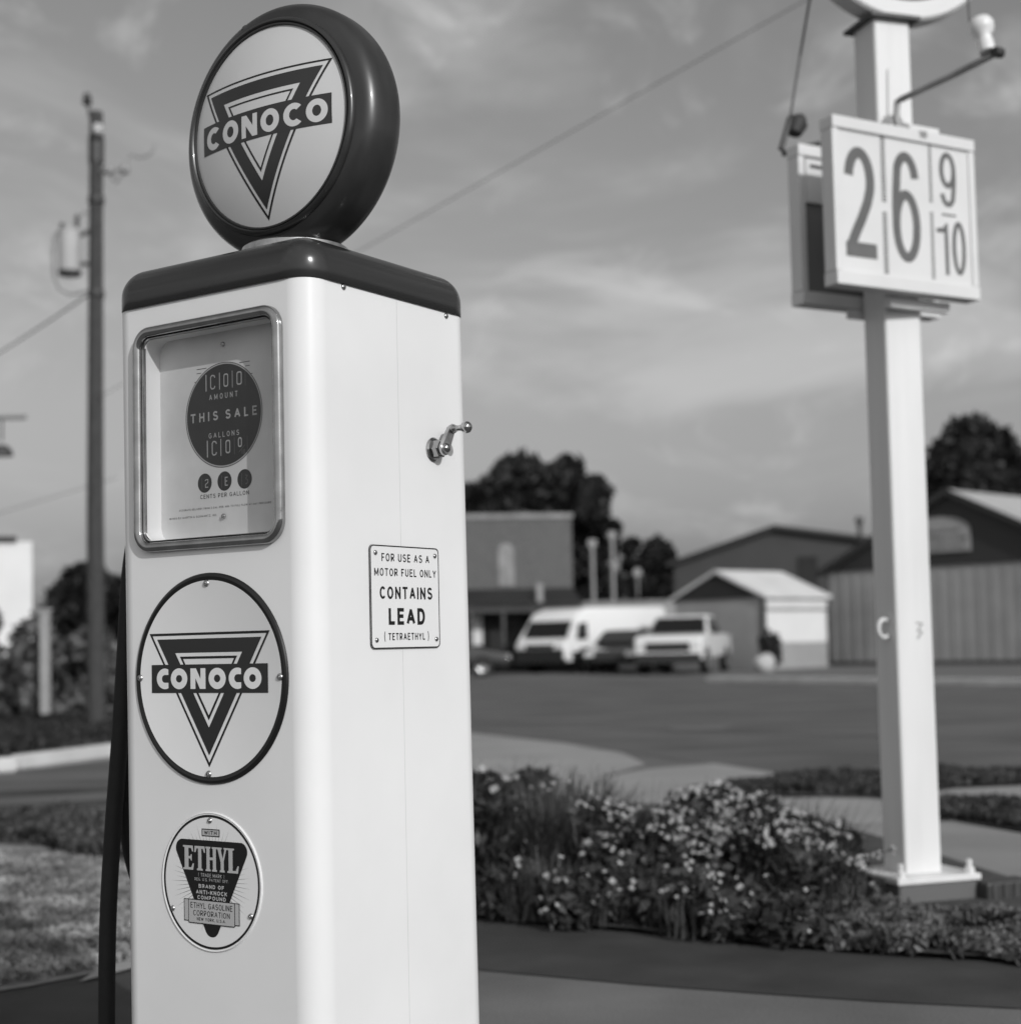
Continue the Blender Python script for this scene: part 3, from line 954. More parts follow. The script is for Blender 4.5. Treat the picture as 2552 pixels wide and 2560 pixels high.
# ================================================================ BUILDINGS
def prism_building(name, label, A, B, depth, prof, wall, roof, walls_m=None, fascia=None, over=0.25, rth=0.12, gable_m=None, eave=None):
    """gable front from A to B (ground points), roof profile prof = [(s, z)] along the front, extruded back by depth.
    local x runs A->B, local y runs back"""
    A, B = Vector((A[0], A[1], 0)), Vector((B[0], B[1], 0))
    L = (B - A).length
    ang = math.atan2(B.y - A.y, B.x - A.x)
    t = thing(name, label, 'building', A, ang)
    P = [(s * L, z) for s, z in prof]
    bm = bmesh.new()
    ev = min(P[0][1], P[-1][1])
    front = [(0, 0)] + ([(L, 0)]) + P[::-1]
    va = [bm.verts.new((x, 0, z)) for x, z in front]
    vb = [bm.verts.new((x, depth, z)) for x, z in front]
    bm.faces.new(va); bm.faces.new(vb[::-1])
    n = len(front)
    for i in range(n): bm.faces.new((va[i], va[(i + 1) % n], vb[(i + 1) % n], vb[i]))
    obj('wall', bm, wall, t)
    # roof slabs, sitting proud of the walls
    bm = bmesh.new()
    up = [(x, z + .01) for x, z in P]
    up[0] = (up[0][0] - over, up[0][1] - over * (P[1][1] - P[0][1]) / (P[1][0] - P[0][0]))
    up[-1] = (up[-1][0] + over, up[-1][1] - over * (P[-2][1] - P[-1][1]) / (P[-1][0] - P[-2][0]))
    lo = [(x, z) for x, z in up]; hi = [(x, z + rth) for x, z in up]
    loop = lo + hi[::-1]
    va = [bm.verts.new((x, -over, z)) for x, z in loop]; vb = [bm.verts.new((x, depth + over, z)) for x, z in loop]
    m_ = len(loop)
    for i in range(m_):
        f = bm.faces.new((va[i], va[(i + 1) % m_], vb[(i + 1) % m_], vb[i]))
    k = len(up)
    for i in range(k - 1):
        bm.faces.new((va[i], va[i + 1], va[m_ - 2 - i], va[m_ - 1 - i])); bm.faces.new((vb[i], vb[i + 1], vb[m_ - 2 - i], vb[m_ - 1 - i]))
    obj('roof', bm, roof, t)
    if fascia:
        bm = bmesh.new()
        for i in range(k - 1):
            (x0, z0), (x1, z1) = up[i], up[i + 1]
            q = [(x0, z0 - .06), (x1, z1 - .06), (x1, z1 + rth + .03), (x0, z0 + rth + .03)]
            a = [bm.verts.new((x, -over - .05, z)) for x, z in q]; b = [bm.verts.new((x, -over - .003, z)) for x, z in q]
            bm.faces.new(a); bm.faces.new(b[::-1])
            for j in range(4): bm.faces.new((a[j], a[(j + 1) % 4], b[(j + 1) % 4], b[j]))
        obj('fascia', bm, fascia, t)
    if gable_m:
        bm = bmesh.new()
        g = [(x, z) for x, z in P]
        ge = eave if eave else ev
        poly = [(0, ge)] + ([(P[0][0], P[0][1])] if P[0][1] > ge + .01 else []) + P[1:-1] + ([P[-1]] if P[-1][1] > ge + .01 else []) + [(L, ge)]
        a = [bm.verts.new((x, -.06, z)) for x, z in poly]; b = [bm.verts.new((x, -.003, z)) for x, z in poly]
        bm.faces.new(a); bm.faces.new(b[::-1])
        for j in range(len(poly)): bm.faces.new((a[j], a[(j + 1) % len(poly)], b[(j + 1) % len(poly)], b[j]))
        obj('gable', bm, gable_m, t)
    return t, L


def part_box(name, t, m, *b, bevel=0.0, smooth=None):
    bm = bmesh.new(); box(bm, *b, bevel=bevel)
    return obj(name, bm, m, t, smooth)


# corrugated building on the right
A = (10.95, 54.2); B = (17.77, 47.4)
big, L = prism_building('metal_building', 'large corrugated metal building with dark gable and lit pale roof', A, B, 16,
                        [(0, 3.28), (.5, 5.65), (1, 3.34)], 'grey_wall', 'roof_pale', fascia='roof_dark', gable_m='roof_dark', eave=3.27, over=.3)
bm = bmesh.new()
x = .06
while x < L - .1:                                   # the corrugation ribs of the wall sheet
    box(bm, x, x + .10, -.020, -.002, .16, 3.2)
    x += .47
obj('cladding_ribs', bm, 'grey_wall', big)
part_box('base_course', big, 'slate_wall', .0, L, -.07, -.002, 0, .14)
sg = thing('arched_sign', 'pale arched sign board with faded lettering on the dark gable', 'sign', (0, 0, 0))
sg.location = big.location; sg.rotation_euler = big.rotation_euler
bm = bmesh.new()
cxs = L * .46
arc = [(cxs + 1.1 * math.cos(PI * k / 16), 4.42 + .46 * math.sin(PI * k / 16)) for k in range(17)]
poly = [(cxs - 1.1, 3.72), (cxs + 1.1, 3.72)] + arc
a = [bm.verts.new((x, -.14, z)) for x, z in poly]; b = [bm.verts.new((x, -.062, z)) for x, z in poly]
bm.faces.new(a); bm.faces.new(b[::-1])
for j in range(len(poly)): bm.faces.new((a[j], a[(j + 1) % len(poly)], b[(j + 1) % len(poly)], b[j]))
for (z, w_) in ((4.4, .75), (4.15, .95), (3.9, .9)):
    x = cxs - w_
    while x < cxs + w_:
        dx = random.uniform(.05, .14)
        box(bm, x, x + dx, -.146, -.142, z - .05, z + random.uniform(.02, .07), mi=1); x += dx + .05
obj('board', bm, ['pale_wall', 'slate_wall'], sg)

# small shed with white side
Sc = at(1445, 1262, 49.5); gl_ = 3.7
g = Vector((-.70, .714, 0))
A = (Sc.x + g.x * gl_, Sc.y + g.y * gl_); B = (Sc.x, Sc.y)
shed, L = prism_building('shed', 'small shed with black gable, pale roof and white side wall', A, B, 3.45,
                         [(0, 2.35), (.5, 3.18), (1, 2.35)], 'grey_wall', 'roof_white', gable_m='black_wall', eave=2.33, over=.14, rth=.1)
part_box('side_wall_panel', shed, 'white_wall', L + .003, L + .03, .05, 3.4, .85, 1.86)
part_box('eave_board', shed, 'white_wall', L + .003, L + .06, .05, 3.4, 1.98, 2.2)
part_box('corner_post', shed, 'slate_wall', L - .12, L + .035, -.05, .045, 0, 2.3)
part_box('skirting', shed, 'grey_wall', L + .003, L + .035, .05, 3.4, 0.0, .82)

# long low building behind the shed
A = at(1275, 1200, 66); B = at(1745, 1200, 64)
zl = lambda x, y, Y: at(x, y, Y).z
barn, L = prism_building('gabled_building', 'wide dark grey building with shallow gable roof behind the shed', (A.x, A.y), (B.x, B.y), 14,
                         [(0, zl(1291, 1066, 66)), ((1471 - 1275) / 470, zl(1471, 1000, 65.3)), (1, zl(1720, 1036, 64))], 'slate_wall', 'roof_dark', over=.3, rth=.2)
part_box('doorway', barn, 'black_wall', 5.2, 6.0, -.05, -.002, 0, 4.4)
for (px, py, s) in ((1605, 990, .3), (1640, 998, .36)):
    p = at(px, py, 67)
    bm = bmesh.new()
    lathe(bm, [(.001, s * 1.5), (s * .5, s * 1.4), (s * .62, s * .9), (s * .45, s * .45), (s * .3, s * .3), (s * .3, -.5)], 'z', (p.x - A.x, 2.0, p.z - .15), 14)
    v = obj('roof_vent', bm, 'iron', barn, smooth=PI)

# brick building
A = at(620, 1200, 54.5); B = at(1083, 1200, 56)
th = zl(1083, 968, 56)
ang = math.atan2(B.y - A.y, B.x - A.x); L = (Vector((B.x, B.y)) - Vector((A.x, A.y))).length
bb = thing('brick_building', 'two storey brick building with dark shopfront below', 'building', (A.x, A.y, 0), ang)
part_box('wall', bb, 'brick', 0, L, 0, 14, 0, th - .18)
part_box('coping', bb, 'coping', -.06, L + .06, -.06, 14.06, th - .18, th)
bm = bmesh.new()
wx0, wx1 = (940 - 620) / 463 * L, (970 - 620) / 463 * L
arc = [((wx0 + wx1) / 2 + (wx1 - wx0) / 2 * math.cos(PI * k / 12), 4.35 + .28 * math.sin(PI * k / 12)) for k in range(13)]
poly = [(wx0, 3.1), (wx1, 3.1)] + arc
a = [bm.verts.new((x, -.05, z)) for x, z in poly]; b = [bm.verts.new((x, -.002, z)) for x, z in poly]
bm.faces.new(a); bm.faces.new(b[::-1])
for j in range(len(poly)): bm.faces.new((a[j], a[(j + 1) % len(poly)], b[(j + 1) % len(poly)], b[j]))
obj('blocked_window', bm, 'coping', bb)
part_box('shopfront', bb, 'black_wall', .05, L - .05, -.1, -.003, .05, 2.15)
bm = bmesh.new()
q = [(-.003, 3.0), (-.003, 2.35), (-1.3, 2.35), (-1.3, 2.5)]
a = [bm.verts.new((.0, y, z)) for y, z in q]; b = [bm.verts.new((L, y, z)) for y, z in q]
bm.faces.new(a); bm.faces.new(b[::-1])
for j in range(4): bm.faces.new((a[j], a[(j + 1) % 4], b[(j + 1) % 4], b[j]))
obj('awning', bm, 'black_wall', bb)
part_box('sign_band', bb, 'slate_wall', .0, L, -1.28, -1.2, 2.12, 2.3)
for xx in (.55, .68, .8, .93, .985):
    part_box('awning_post', bb, 'iron', L * xx, L * xx + .1, -1.25, -1.15, 0, 2.34)
part_box('door', bb, 'white_wall', (884 - 620) / 463 * L, (906 - 620) / 463 * L, -.15, -.102, 1.0, 2.1)
part_box('shop_window', bb, 'glass_dark', .70 * L, .78 * L, -.13, -.102, .7, 1.9)
part_box('shop_window', bb, 'glass_dark', .83 * L, .91 * L, -.13, -.102, .7, 1.9)
part_box('notice', bb, 'coping', (1000 - 620) / 463 * L, (1011 - 620) / 463 * L, -1.36, -1.30, 2.45, 3.1)

# white building on the far left
B = at(62, 1200, 40); A = B - Vector((11.6, 3.9, 0))
ang = math.atan2(B.y - A.y, B.x - A.x); L = (Vector((B.x, B.y)) - Vector((A.x, A.y))).length
wb = thing('white_building', 'plain white walled building behind the hedge', 'building', (A.x, A.y, 0), ang)
th = zl(50, 1022, 40)
part_box('wall', wb, 'white_wall', 0, L, 0, 7, 0, th)
part_box('parapet', wb, 'roof_dark', -.05, L - .38, -.12, 6.9, th + .002, th + .13)
part_box('window', wb, 'glass_dark', L * .3, L * .42, -.04, -.002, 1.4, 2.6)

# pale low wall / trailer beyond the van
A = at(1085, 1200, 63); B = at(1278, 1200, 61)
o = thing('storage_trailer', 'long pale storage trailer standing behind the white van', 'trailer', ((A.x + B.x) / 2, (A.y + B.y) / 2, 0), 0)
w_ = (B.x - A.x) / 2
part_box('body', o, 'pale_wall', -w_, w_, -1.2, 1.2, .5, zl(1200, 1138, 62), bevel=.05)
part_box('roof_rim', o, 'coping', -w_ - .03, w_ + .03, -1.24, 1.24, zl(1200, 1138, 62) - .02, zl(1200, 1134, 62))
for x in (-w_ + .6, w_ - .9):
    for y in (-1.0, 1.0):
        bm = bmesh.new(); lathe(bm, [(.001, -.12), (.36, -.12), (.4, -.08), (.4, .08), (.36, .12), (.001, .12)], 'y', (x, y, .4), 20)
        obj('wheel', bm, 'tyre', o, smooth=.6)

# ================================================================ VEHICLES  (local x = towards the nose, y = left, z up)


def prof_solid(bm, prof, w, taper=None, bevel=0.05, mi=0):
    """side profile (x, z) extruded across the width; taper(z) narrows the upper body"""
    f = taper or (lambda z: 1.0)
    a = [bm.verts.new((x, -w / 2 * f(z), z)) for x, z in prof]; b = [bm.verts.new((x, w / 2 * f(z), z)) for x, z in prof]
    fs = [bm.faces.new(a), bm.faces.new(b[::-1])]
    n = len(prof)
    for i in range(n): fs.append(bm.faces.new((a[i], a[(i + 1) % n], b[(i + 1) % n], b[i])))
    for q in fs: q.material_index = mi
    if bevel:
        es = list({e for q in fs[:2] for e in q.edges})
        bmesh.ops.bevel(bm, geom=es, offset=bevel, segments=3, profile=.6, affect='EDGES')
    bmesh.ops.triangulate(bm, faces=[q for q in bm.faces if len(q.verts) > 4])


def wheel(t, x, y, r=.36):
    s = 1 if y > 0 else -1
    bm = bmesh.new()
    lathe(bm, [(r * .6, -.11), (r * .93, -.11), (r, -.07), (r, .07), (r * .93, .11), (r * .6, .11)], 'y', (x, y, r), 28)
    w = obj('wheel', bm, 'tyre', t, smooth=.6)
    bm = bmesh.new()
    lathe(bm, [(.001, s * .08), (r * .2, s * .085), (r * .3, s * .05), (r * .55, s * .07), (r * .62, s * .1), (r * .62, s * -.1)], 'y', (x, y, r), 24)
    obj('rim', bm, 'rim', w, smooth=.6)


def slab(t, name, m, pts, th):
    """thin panel from four 3D points, thickness along its normal (proud of the body)"""
    P = [Vector(p) for p in pts]
    nrm = (P[1] - P[0]).cross(P[2] - P[0]).normalized() * th
    bm = bmesh.new()
    a = [bm.verts.new(p - nrm * .3) for p in P]; b = [bm.verts.new(p + nrm) for p in P]
    bm.faces.new(a[::-1]); bm.faces.new(b)
    n = len(P)
    for i in range(n): bm.faces.new((a[i], a[(i + 1) % n], b[(i + 1) % n], b[i]))
    return obj(name, bm, m, t)


def van():
    yaw = math.atan2(-math.cos(math.radians(40)), -math.sin(math.radians(40)))
    t = thing('cargo_van', 'white high roofed cargo van parked nose towards the street', 'van', (.70 + 1.95, 51 + 2.3, 0), yaw)
    W = 2.08
    tp = lambda z: 1 - .10 * max(0, z - 1.1) / 1.3
    bm = bmesh.new()
    prof_solid(bm, [(-2.95, .42), (2.8, .38), (3.0, .5), (3.0, .95), (2.94, 1.05), (2.74, 1.13), (2.34, 1.76), (2.1, 2.0), (1.6, 2.17), (-2.8, 2.22), (-2.95, 2.1)], W, tp, .07)
    obj('body', bm, 'car_white', t, smooth=.7)
    slab(t, 'windscreen', 'glass_dark', [(2.72, -.92, 1.16), (2.72, .92, 1.16), (2.37, .88, 1.72), (2.37, -.88, 1.72)], .02)
    slab(t, 'bumper', 'plastic_dark', [(3.0, -1.0, .34), (3.0, 1.0, .34), (3.0, 1.0, .80), (3.0, -1.0, .80)], .07)
    slab(t, 'grille', 'plastic_dark', [(3.0, -.6, .82), (3.0, .6, .82), (2.98, .6, .97), (2.98, -.6, .97)], .02)
    for s in (-1, 1):
        y = s * 1.03
        q = [(2.35, y, 1.12), (2.1, y * .985, 1.66), (1.75, y * .985, 1.66), (1.75, y, 1.12)]
        slab(t, 'side_window', 'glass_dark', q if s < 0 else q[::-1], .02)
        slab(t, 'headlight', 'headlight', [(2.99, s * .95, .8), (2.99, s * .68, .8), (2.93, s * .68, 1.05), (2.93, s * .95, 1.05)] if s < 0 else [(2.99, s * .68, .8), (2.99, s * .95, .8), (2.93, s * .95, 1.05), (2.93, s * .68, 1.05)], .03)
        bm = bmesh.new(); box(bm, 2.15, 2.28, min(s * 1.06, s * 1.28), max(s * 1.06, s * 1.28), 1.3, 1.62, bevel=.04)
        obj('mirror', bm, 'plastic_dark', t)
        part_box('side_sill', t, 'plastic_dark', -2.6, 2.6, min(s * 1.0, s * 1.06), max(s * 1.0, s * 1.06), .36, .72)
        for x in (1.95, -1.85):
            bm = bmesh.new(); lathe(bm, [(.001, 0), (.46, 0), (.46, .03), (.38, .03)], 'y', (x, s * 1.045 - .015, .38), 24)
            obj('wheel_arch', bm, 'plastic_dark', t)
            wheel(t, x, s * .98, .37)
    return t


van()


def pickup():
    a = math.radians(17)
    t = thing('pickup_truck', 'white pickup truck parked facing the street beside a dark car', 'pickup', (4.3 + 2.75 * math.sin(a), 44.6 + 2.75 * math.cos(a), 0), math.atan2(-math.cos(a), -math.sin(a)))
    W = 2.0
    bm = bmesh.new()
    prof_solid(bm, [(-2.75, .55), (2.55, .45), (2.75, .6), (2.75, 1.08), (2.55, 1.2), (1.15, 1.28), (1.1, 1.25), (-.95, 1.25), (-1.0, 1.22), (-2.75, 1.22)], W, None, .06)
    obj('body', bm, 'car_white', t, smooth=.7)
    bm = bmesh.new()
    prof_solid(bm, [(1.15, 1.2), (.45, 1.78), (.2, 1.86), (-.7, 1.86), (-.95, 1.7), (-1.02, 1.2)], W - .1, lambda z: 1 - .2 * max(0, z - 1.2) / .66, .06)
    obj('cab', bm, 'car_white', t, smooth=.7)
    slab(t, 'windscreen', 'glass_dark', [(1.10, -.86, 1.27), (1.10, .86, 1.27), (.52, .74, 1.76), (.52, -.74, 1.76)], .02)
    slab(t, 'grille', 'plastic_dark', [(2.75, -.66, .72), (2.75, .66, .72), (2.75, .66, 1.0), (2.75, -.66, 1.0)], .03)
    slab(t, 'bumper', 'plastic_dark', [(2.72, -.97, .36), (2.72, .97, .36), (2.72, .97, .66), (2.72, -.97, .66)], .1)
    for s in (-1, 1):
        q = [(.85, s * .945, 1.3), (.38, s * .80, 1.74), (-.72, s * .80, 1.74), (-.85, s * .945, 1.3)]
        slab(t, 'side_window', 'glass_dark', q if s < 0 else q[::-1], .02)
        q = [(2.76, s * .95, .8), (2.76, s * .7, .8), (2.72, s * .7, 1.02), (2.72, s * .95, 1.02)]
        slab(t, 'headlight', 'headlight', q if s < 0 else q[::-1], .03)
        bm = bmesh.new(); box(bm, .75, .9, min(s * 1.0, s * 1.22), max(s * 1.0, s * 1.22), 1.25, 1.45, bevel=.03)
        obj('mirror', bm, 'plastic_dark', t)
        for x in (1.75, -1.75):
            bm = bmesh.new(); lathe(bm, [(.44, 0), (.46, .03), (.39, .03)], 'y', (x, s * 1.0 - .015, .40), 24)
            obj('wheel_arch', bm, 'plastic_dark', t)
            wheel(t, x, s * .92, .39)
    t.scale = (.98, .98, .95)
    return t


pickup()


def sedan(name, label, loc, yaw):
    t = thing(name, label, 'car', loc, yaw)
    W = 1.78
    bm = bmesh.new()
    prof_solid(bm, [(-2.25, .35), (2.2, .3), (2.3, .5), (2.22, .74), (1.2, .92), (-1.6, .98), (-2.25, .92)], W, None, .07)
    obj('body', bm, 'car_dark', t, smooth=.7)
    bm = bmesh.new()
    prof_solid(bm, [(1.15, .9), (.35, 1.36), (-.7, 1.42), (-1.65, .95)], W - .12, lambda z: 1 - .22 * max(0, z - .9) / .5, .06)
    obj('cabin', bm, 'car_dark', t, smooth=.7)
    slab(t, 'windscreen', 'glass_dark', [(1.05, -.72, .98), (1.05, .72, .98), (.42, .62, 1.33), (.42, -.62, 1.33)], .015)
    slab(t, 'rear_window', 'glass_dark', [(-1.5, .7, 1.03), (-1.5, -.7, 1.03), (-.8, -.6, 1.36), (-.8, .6, 1.36)], .015)
    slab(t, 'grille', 'plastic_dark', [(2.29, -.5, .4), (2.29, .5, .4), (2.29, .5, .6), (2.29, -.5, .6)], .03)
    for s in (-1, 1):
        q = [(.9, s * .825, .97), (.32, s * .69, 1.31), (-.7, s * .68, 1.35), (-1.25, s * .81, 1.0)]
        slab(t, 'side_window', 'glass_dark', q if s < 0 else q[::-1], .015)
        q = [(2.27, s * .82, .55), (2.29, s * .5, .55), (2.24, s * .5, .7), (2.22, s * .82, .7)]
        slab(t, 'headlight', 'headlight', q if s < 0 else q[::-1], .03)
        for x in (1.4, -1.35): wheel(t, x, s * .82, .33)
    return t


a = math.radians(18)
sedan('sedan', 'black car squeezed between the white van and white pickup', (3.55, 50.2, 0), math.atan2(-math.cos(a), -math.sin(a)))
sedan('sedan', 'dark car in front of the shopfront, mostly hidden by the pump', (-2.55, 49.0, 0), math.radians(3))

# small things by the shed
p = gnd(1443, 1268)
t = thing('rounded_boulder', 'whitish rounded boulder lying in front of the shed corner', 'boulder', (p.x, p.y, 0))
bm = bmesh.new()
bmesh.ops.create_icosphere(bm, subdivisions=3, radius=.30)
for v in bm.verts:
    v.co.x *= 1.0 + .12 * math.sin(v.co.z * 9); v.co.y *= .8; v.co.z *= 1.05
    v.co += v.co.normalized() * .03 * math.sin(v.co.x * 13 + v.co.y * 9)
    v.co.z += .24
obj('rock', bm, 'roof_pale', t, smooth=PI)
p = gnd(1458, 1266)
t = thing('dark_shrub', 'small dark shrub at the corner of the white sided shed', 'shrub', (p.x, p.y + .4, 0))
V, F = leaf_cloud(blob_pts([(0, 0, .85, .33, .3, .33), (.1, 0, .5, .25, .25, .4)], 260), .12)
fast_obj('leaves', V, F, 'far_leaf', t)
bm = bmesh.new(); tube(bm, [(0, 0, 0), (0, 0, .8)], [.04, .02], 8); obj('stem', bm, 'bark', t)

# distant poles and signs in the gap
for (px, y0, y1, Y, label) in ((1122, 1018, 1235, 60, 'thin pale post standing at the corner of the brick building'),
                               (1160, 1002, 1235, 63, 'pale pole with square board between brick building and far trees')):
    c = at(px, y1, Y)
    t = thing('pole', label, 'pole', (c.x, c.y, 0))
    bm = bmesh.new(); tube(bm, [(0, 0, 0), (0, 0, at(px, y0, Y).z)], .075, 10)
    obj('shaft', bm, 'pale_wall', t)
    bm = bmesh.new(); box(bm, -.17, .17, -.06, .06, at(px, y0 + 8, Y).z - .12, at(px, y0, Y).z, bevel=.02)
    obj('board', bm, 'pale_wall' if px < 1150 else 'metal_grey', t)
c = at(1205, 1200, 70)
t = thing('small_sign', 'small round pale sign standing in front of the far trees', 'sign', (c.x, c.y, 0))
zc = at(1205, 1080, 70).z
bm = bmesh.new(); tube(bm, [(0, 0, 0), (0, 0, zc)], .06, 8); obj('post', bm, 'metal_grey', t)
bm = bmesh.new(); lathe(bm, [(.001, -.16), (.19, -.16), (.2, -.14), (.2, -.09), (.001, -.08)], 'y', (0, 0, zc), 24); obj('board', bm, 'pale_wall', t)

# white marker post in front of the hedge
c = gnd(90, 1352)
t = thing('marker_post', 'weathered pale post standing in front of the hedge', 'post', (c.x, c.y - .1, 0))
h_ = at(88, 1155, c.y).z
bm = bmesh.new(); box(bm, -.075, .075, -.06, .06, 0, h_, bevel=.015); obj('shaft', bm, 'pale_wall', t)
bm = bmesh.new(); box(bm, -.12, .11, -.08, .08, h_ + .001, h_ + .06, bevel=.015); obj('cap', bm, 'pale_wall', t)

# ================================================================ UTILITY POLE
c = gnd(183, 1372)
UY = c.y
up = thing('utility_pole', 'tall wooden utility pole left of the pump with a transformer', 'utility pole', (c.x, c.y, 0))
U = lambda px, py, dy=0.0: at(px, py, UY + dy) - Vector((c.x, c.y, 0))
bm = bmesh.new()
top = U(182, 212)
tube(bm, [(0, 0, -.02), (0, 0, 3), tuple(Vector((top.x, 0, top.z)))], [.125, .115, .09], 18)
obj('pole', bm, 'wood', up, smooth=.8)
bm = bmesh.new(); tube(bm, [U(182, 258), U(182, 308)], .108, 14); obj('pole_shade', bm, 'sign_dark', up, smooth=.8)  # shade on this stretch of the pole, put in as a dark tube
bm = bmesh.new(); tube(bm, [U(179, 225, -.02), U(170, 222, -.05), U(166, 196, -.05)], .018, 8); k_ = obj('insulator_bracket', bm, 'iron', up)
bm = bmesh.new(); p_ = U(165, 190, -.05); lathe(bm, [(.001, .12), (.045, .1), (.05, .04), (.07, .02), (.05, -.02), (.07, -.04), (.03, -.07), (.001, -.08)], 'z', p_, 16); obj('insulator', bm, 'iron', up, smooth=.8)
bm = bmesh.new(); p_ = U(185, 245, -.15); lathe(bm, [(.001, .09), (.05, .08), (.08, .04), (.06, 0), (.08, -.03), (.04, -.08), (.001, -.09)], 'z', p_, 16); obj('insulator', bm, 'porcelain', up, smooth=.8)
bm = bmesh.new()
tube(bm, [U(183, 322), U(205, 326, -.1), U(222, 322, -.1)], .025, 8)
for q in ((206, 322), (236, 320)):
    lathe(bm, [(.001, .07), (.05, .05), (.07, 0), (.05, -.05), (.001, -.07)], 'z', U(*q, -.1), 12)
tube(bm, [U(236, 322, -.1), U(228, 334, -.1), U(220, 345, -.1), U(212, 338, -.1), U(218, 322, -.1), U(236, 318, -.1)], .018, 8)
obj('cutout_switch', bm, 'metal_grey', up, smooth=.8)
bm = bmesh.new(); tube(bm, [U(236, 318, -.1), U(246, 293, -.1), U(262, 297, -.1), U(280, 294, -.1), U(290, 284, -.1), U(293, 270, -.1)], .014, 8); obj('lead_wire', bm, 'metal_grey', up)
bm = bmesh.new()
p_ = U(132, 512, -.05); rT = .15; hT = U(132, 437, -.05).z - p_.z
lathe(bm, [(.001, 0), (rT * .96, 0), (rT, .02), (rT, hT * .95), (rT * 1.04, hT * .96), (rT * 1.04, hT), (rT * .5, hT + .05), (.001, hT + .06)], 'z', p_, 28)
tr_ = obj('transformer', bm, 'roof_pale', up, smooth=.6)
bm = bmesh.new(); lathe(bm, [(.001, -.055), (rT * 1.03, -.055), (rT * 1.05, -.03), (rT * 1.05, -.002), (.001, -.001)], 'z', p_, 28); obj('base_ring', bm, 'sign_dark', tr_, smooth=.6)
for q in ((146, 425), (118, 440)):
    bm = bmesh.new()
    b0 = U(*q, -.05)
    lathe(bm, [(.001, .16), (.02, .15), (.035, .1), (.022, .08), (.04, .04), (.025, .0), (.001, -.04)], 'z', b0, 12)
    obj('bushing', bm, 'iron', tr_, smooth=.8)
bm = bmesh.new(); tube(bm, [U(183, 440), U(168, 436, -.03), U(152, 445, -.05)], .03, 8); obj('hanger_bracket', bm, 'iron', up); bm = bmesh.new(); tube(bm, [U(183, 498), U(152, 498, -.05)], .03, 8); obj('hanger_bracket', bm, 'iron', up)
bm = bmesh.new(); tube(bm, [U(116, 432, -.05), U(104, 445, -.08), U(100, 480, -.08), U(102, 520, -.08), U(112, 545, -.08), U(132, 556, -.05), U(152, 552, -.03), U(180, 545, -.03)], .018, 8); obj('loop_wire', bm, 'metal_grey', up)
bm = bmesh.new(); tube(bm, [U(150, 412, -.05), U(160, 400, -.06), U(172, 406, -.06), U(180, 398, -.03)], .012, 8); obj('jumper_wire', bm, 'metal_grey', up)
for yy in (378, 555):
    bm = bmesh.new(); lathe(bm, [(.102, -.06), (.112, -.05), (.112, .05), (.102, .06)], 'z', (U(182, yy).x, 0, U(182, yy).z), 16)
    obj('band', bm, 'sign_dark', up, smooth=.8)


def cable(label, P, r, sag=0.0, n=24):
    a, b = Vector(P[0]), Vector(P[1])
    pts = []
    for k in range(n + 1):
        s = k / n
        p = a.lerp(b, s); p.z -= sag * 4 * s * (1 - s)
        pts.append(p)
    bm = bmesh.new()
    tube(bm, pts, r, 8)
    return tag(obj('overhead_cable', bm, 'metal_grey', None, smooth=PI), label, 'cable')


cable('overhead cable rising diagonally from behind the pump to the upper right', [at(183, 752, UY), at(1640, -68, 11)], .0045, .0)
cable('overhead cable running down left from the utility pole', [at(183, 545, UY), at(-120, 735, 30)], .014, .05)
cable('faint sagging wire low behind the utility pole', [at(225, 900, 50), at(-160, 1015, 50)], .016, .0)

# lamp arm at the left edge of the view (its mast stands just outside)
c = gnd(-70, 1345)
t = thing('street_lamp', 'dark street lamp on a level arm at the left edge of the picture', 'street lamp', (c.x, c.y, 0))
Lp = lambda px, py: at(px, py, c.y) - Vector((c.x, c.y, 0))
bm = bmesh.new(); tube(bm, [(0, 0, 0), (0, 0, Lp(-70, 770).z)], [.10, .07], 14); obj('mast', bm, 'iron', t, smooth=.8)
bm = bmesh.new(); tube(bm, [Lp(-72, 789), Lp(50, 787)], .042, 10); obj('arm', bm, 'metal_grey', t, smooth=.8)
bm = bmesh.new(); tube(bm, [Lp(4, 788), Lp(4, 832)], .02, 8); lathe(bm, [(.001, .17), (.09, .16), (.17, .09), (.20, 0), (.20, -.03), (.17, -.03), (.001, .02)], 'z', Lp(4, 857), 24); obj('lamp_shade', bm, 'sign_dark', t, smooth=.8)

# ================================================================ PRICE SIGN
PHI = math.radians(72)
w_p = .157
pc = at(1708, 1650, 5.78)                       # near vertical corner of the post
vx = Vector((math.sin(PHI), math.cos(PHI), 0)); nx = Vector((math.cos(PHI), -math.sin(PHI), 0))
# local frame: x along the lit face, y away behind it, origin at the near corner
rz = math.atan2(vx.y, vx.x)
FT = .09
sp = thing('sign_post', 'tall square white sign post carrying a round sign head', 'sign post', (pc.x, pc.y, 0), rz)
loc0 = Vector((pc.x, pc.y, 0))


def SL(px, py, off=0.0):
    """point of the plane `off` in front of the post's lit face, in post coordinates"""
    d = ray(px, py); n3 = nx
    t_ = ((loc0 + n3 * off).dot(n3)) / d.dot(n3)
    P = Vector((0, 0, EYE)) + d * t_
    q = P - loc0
    return (q.dot(vx), q.z)


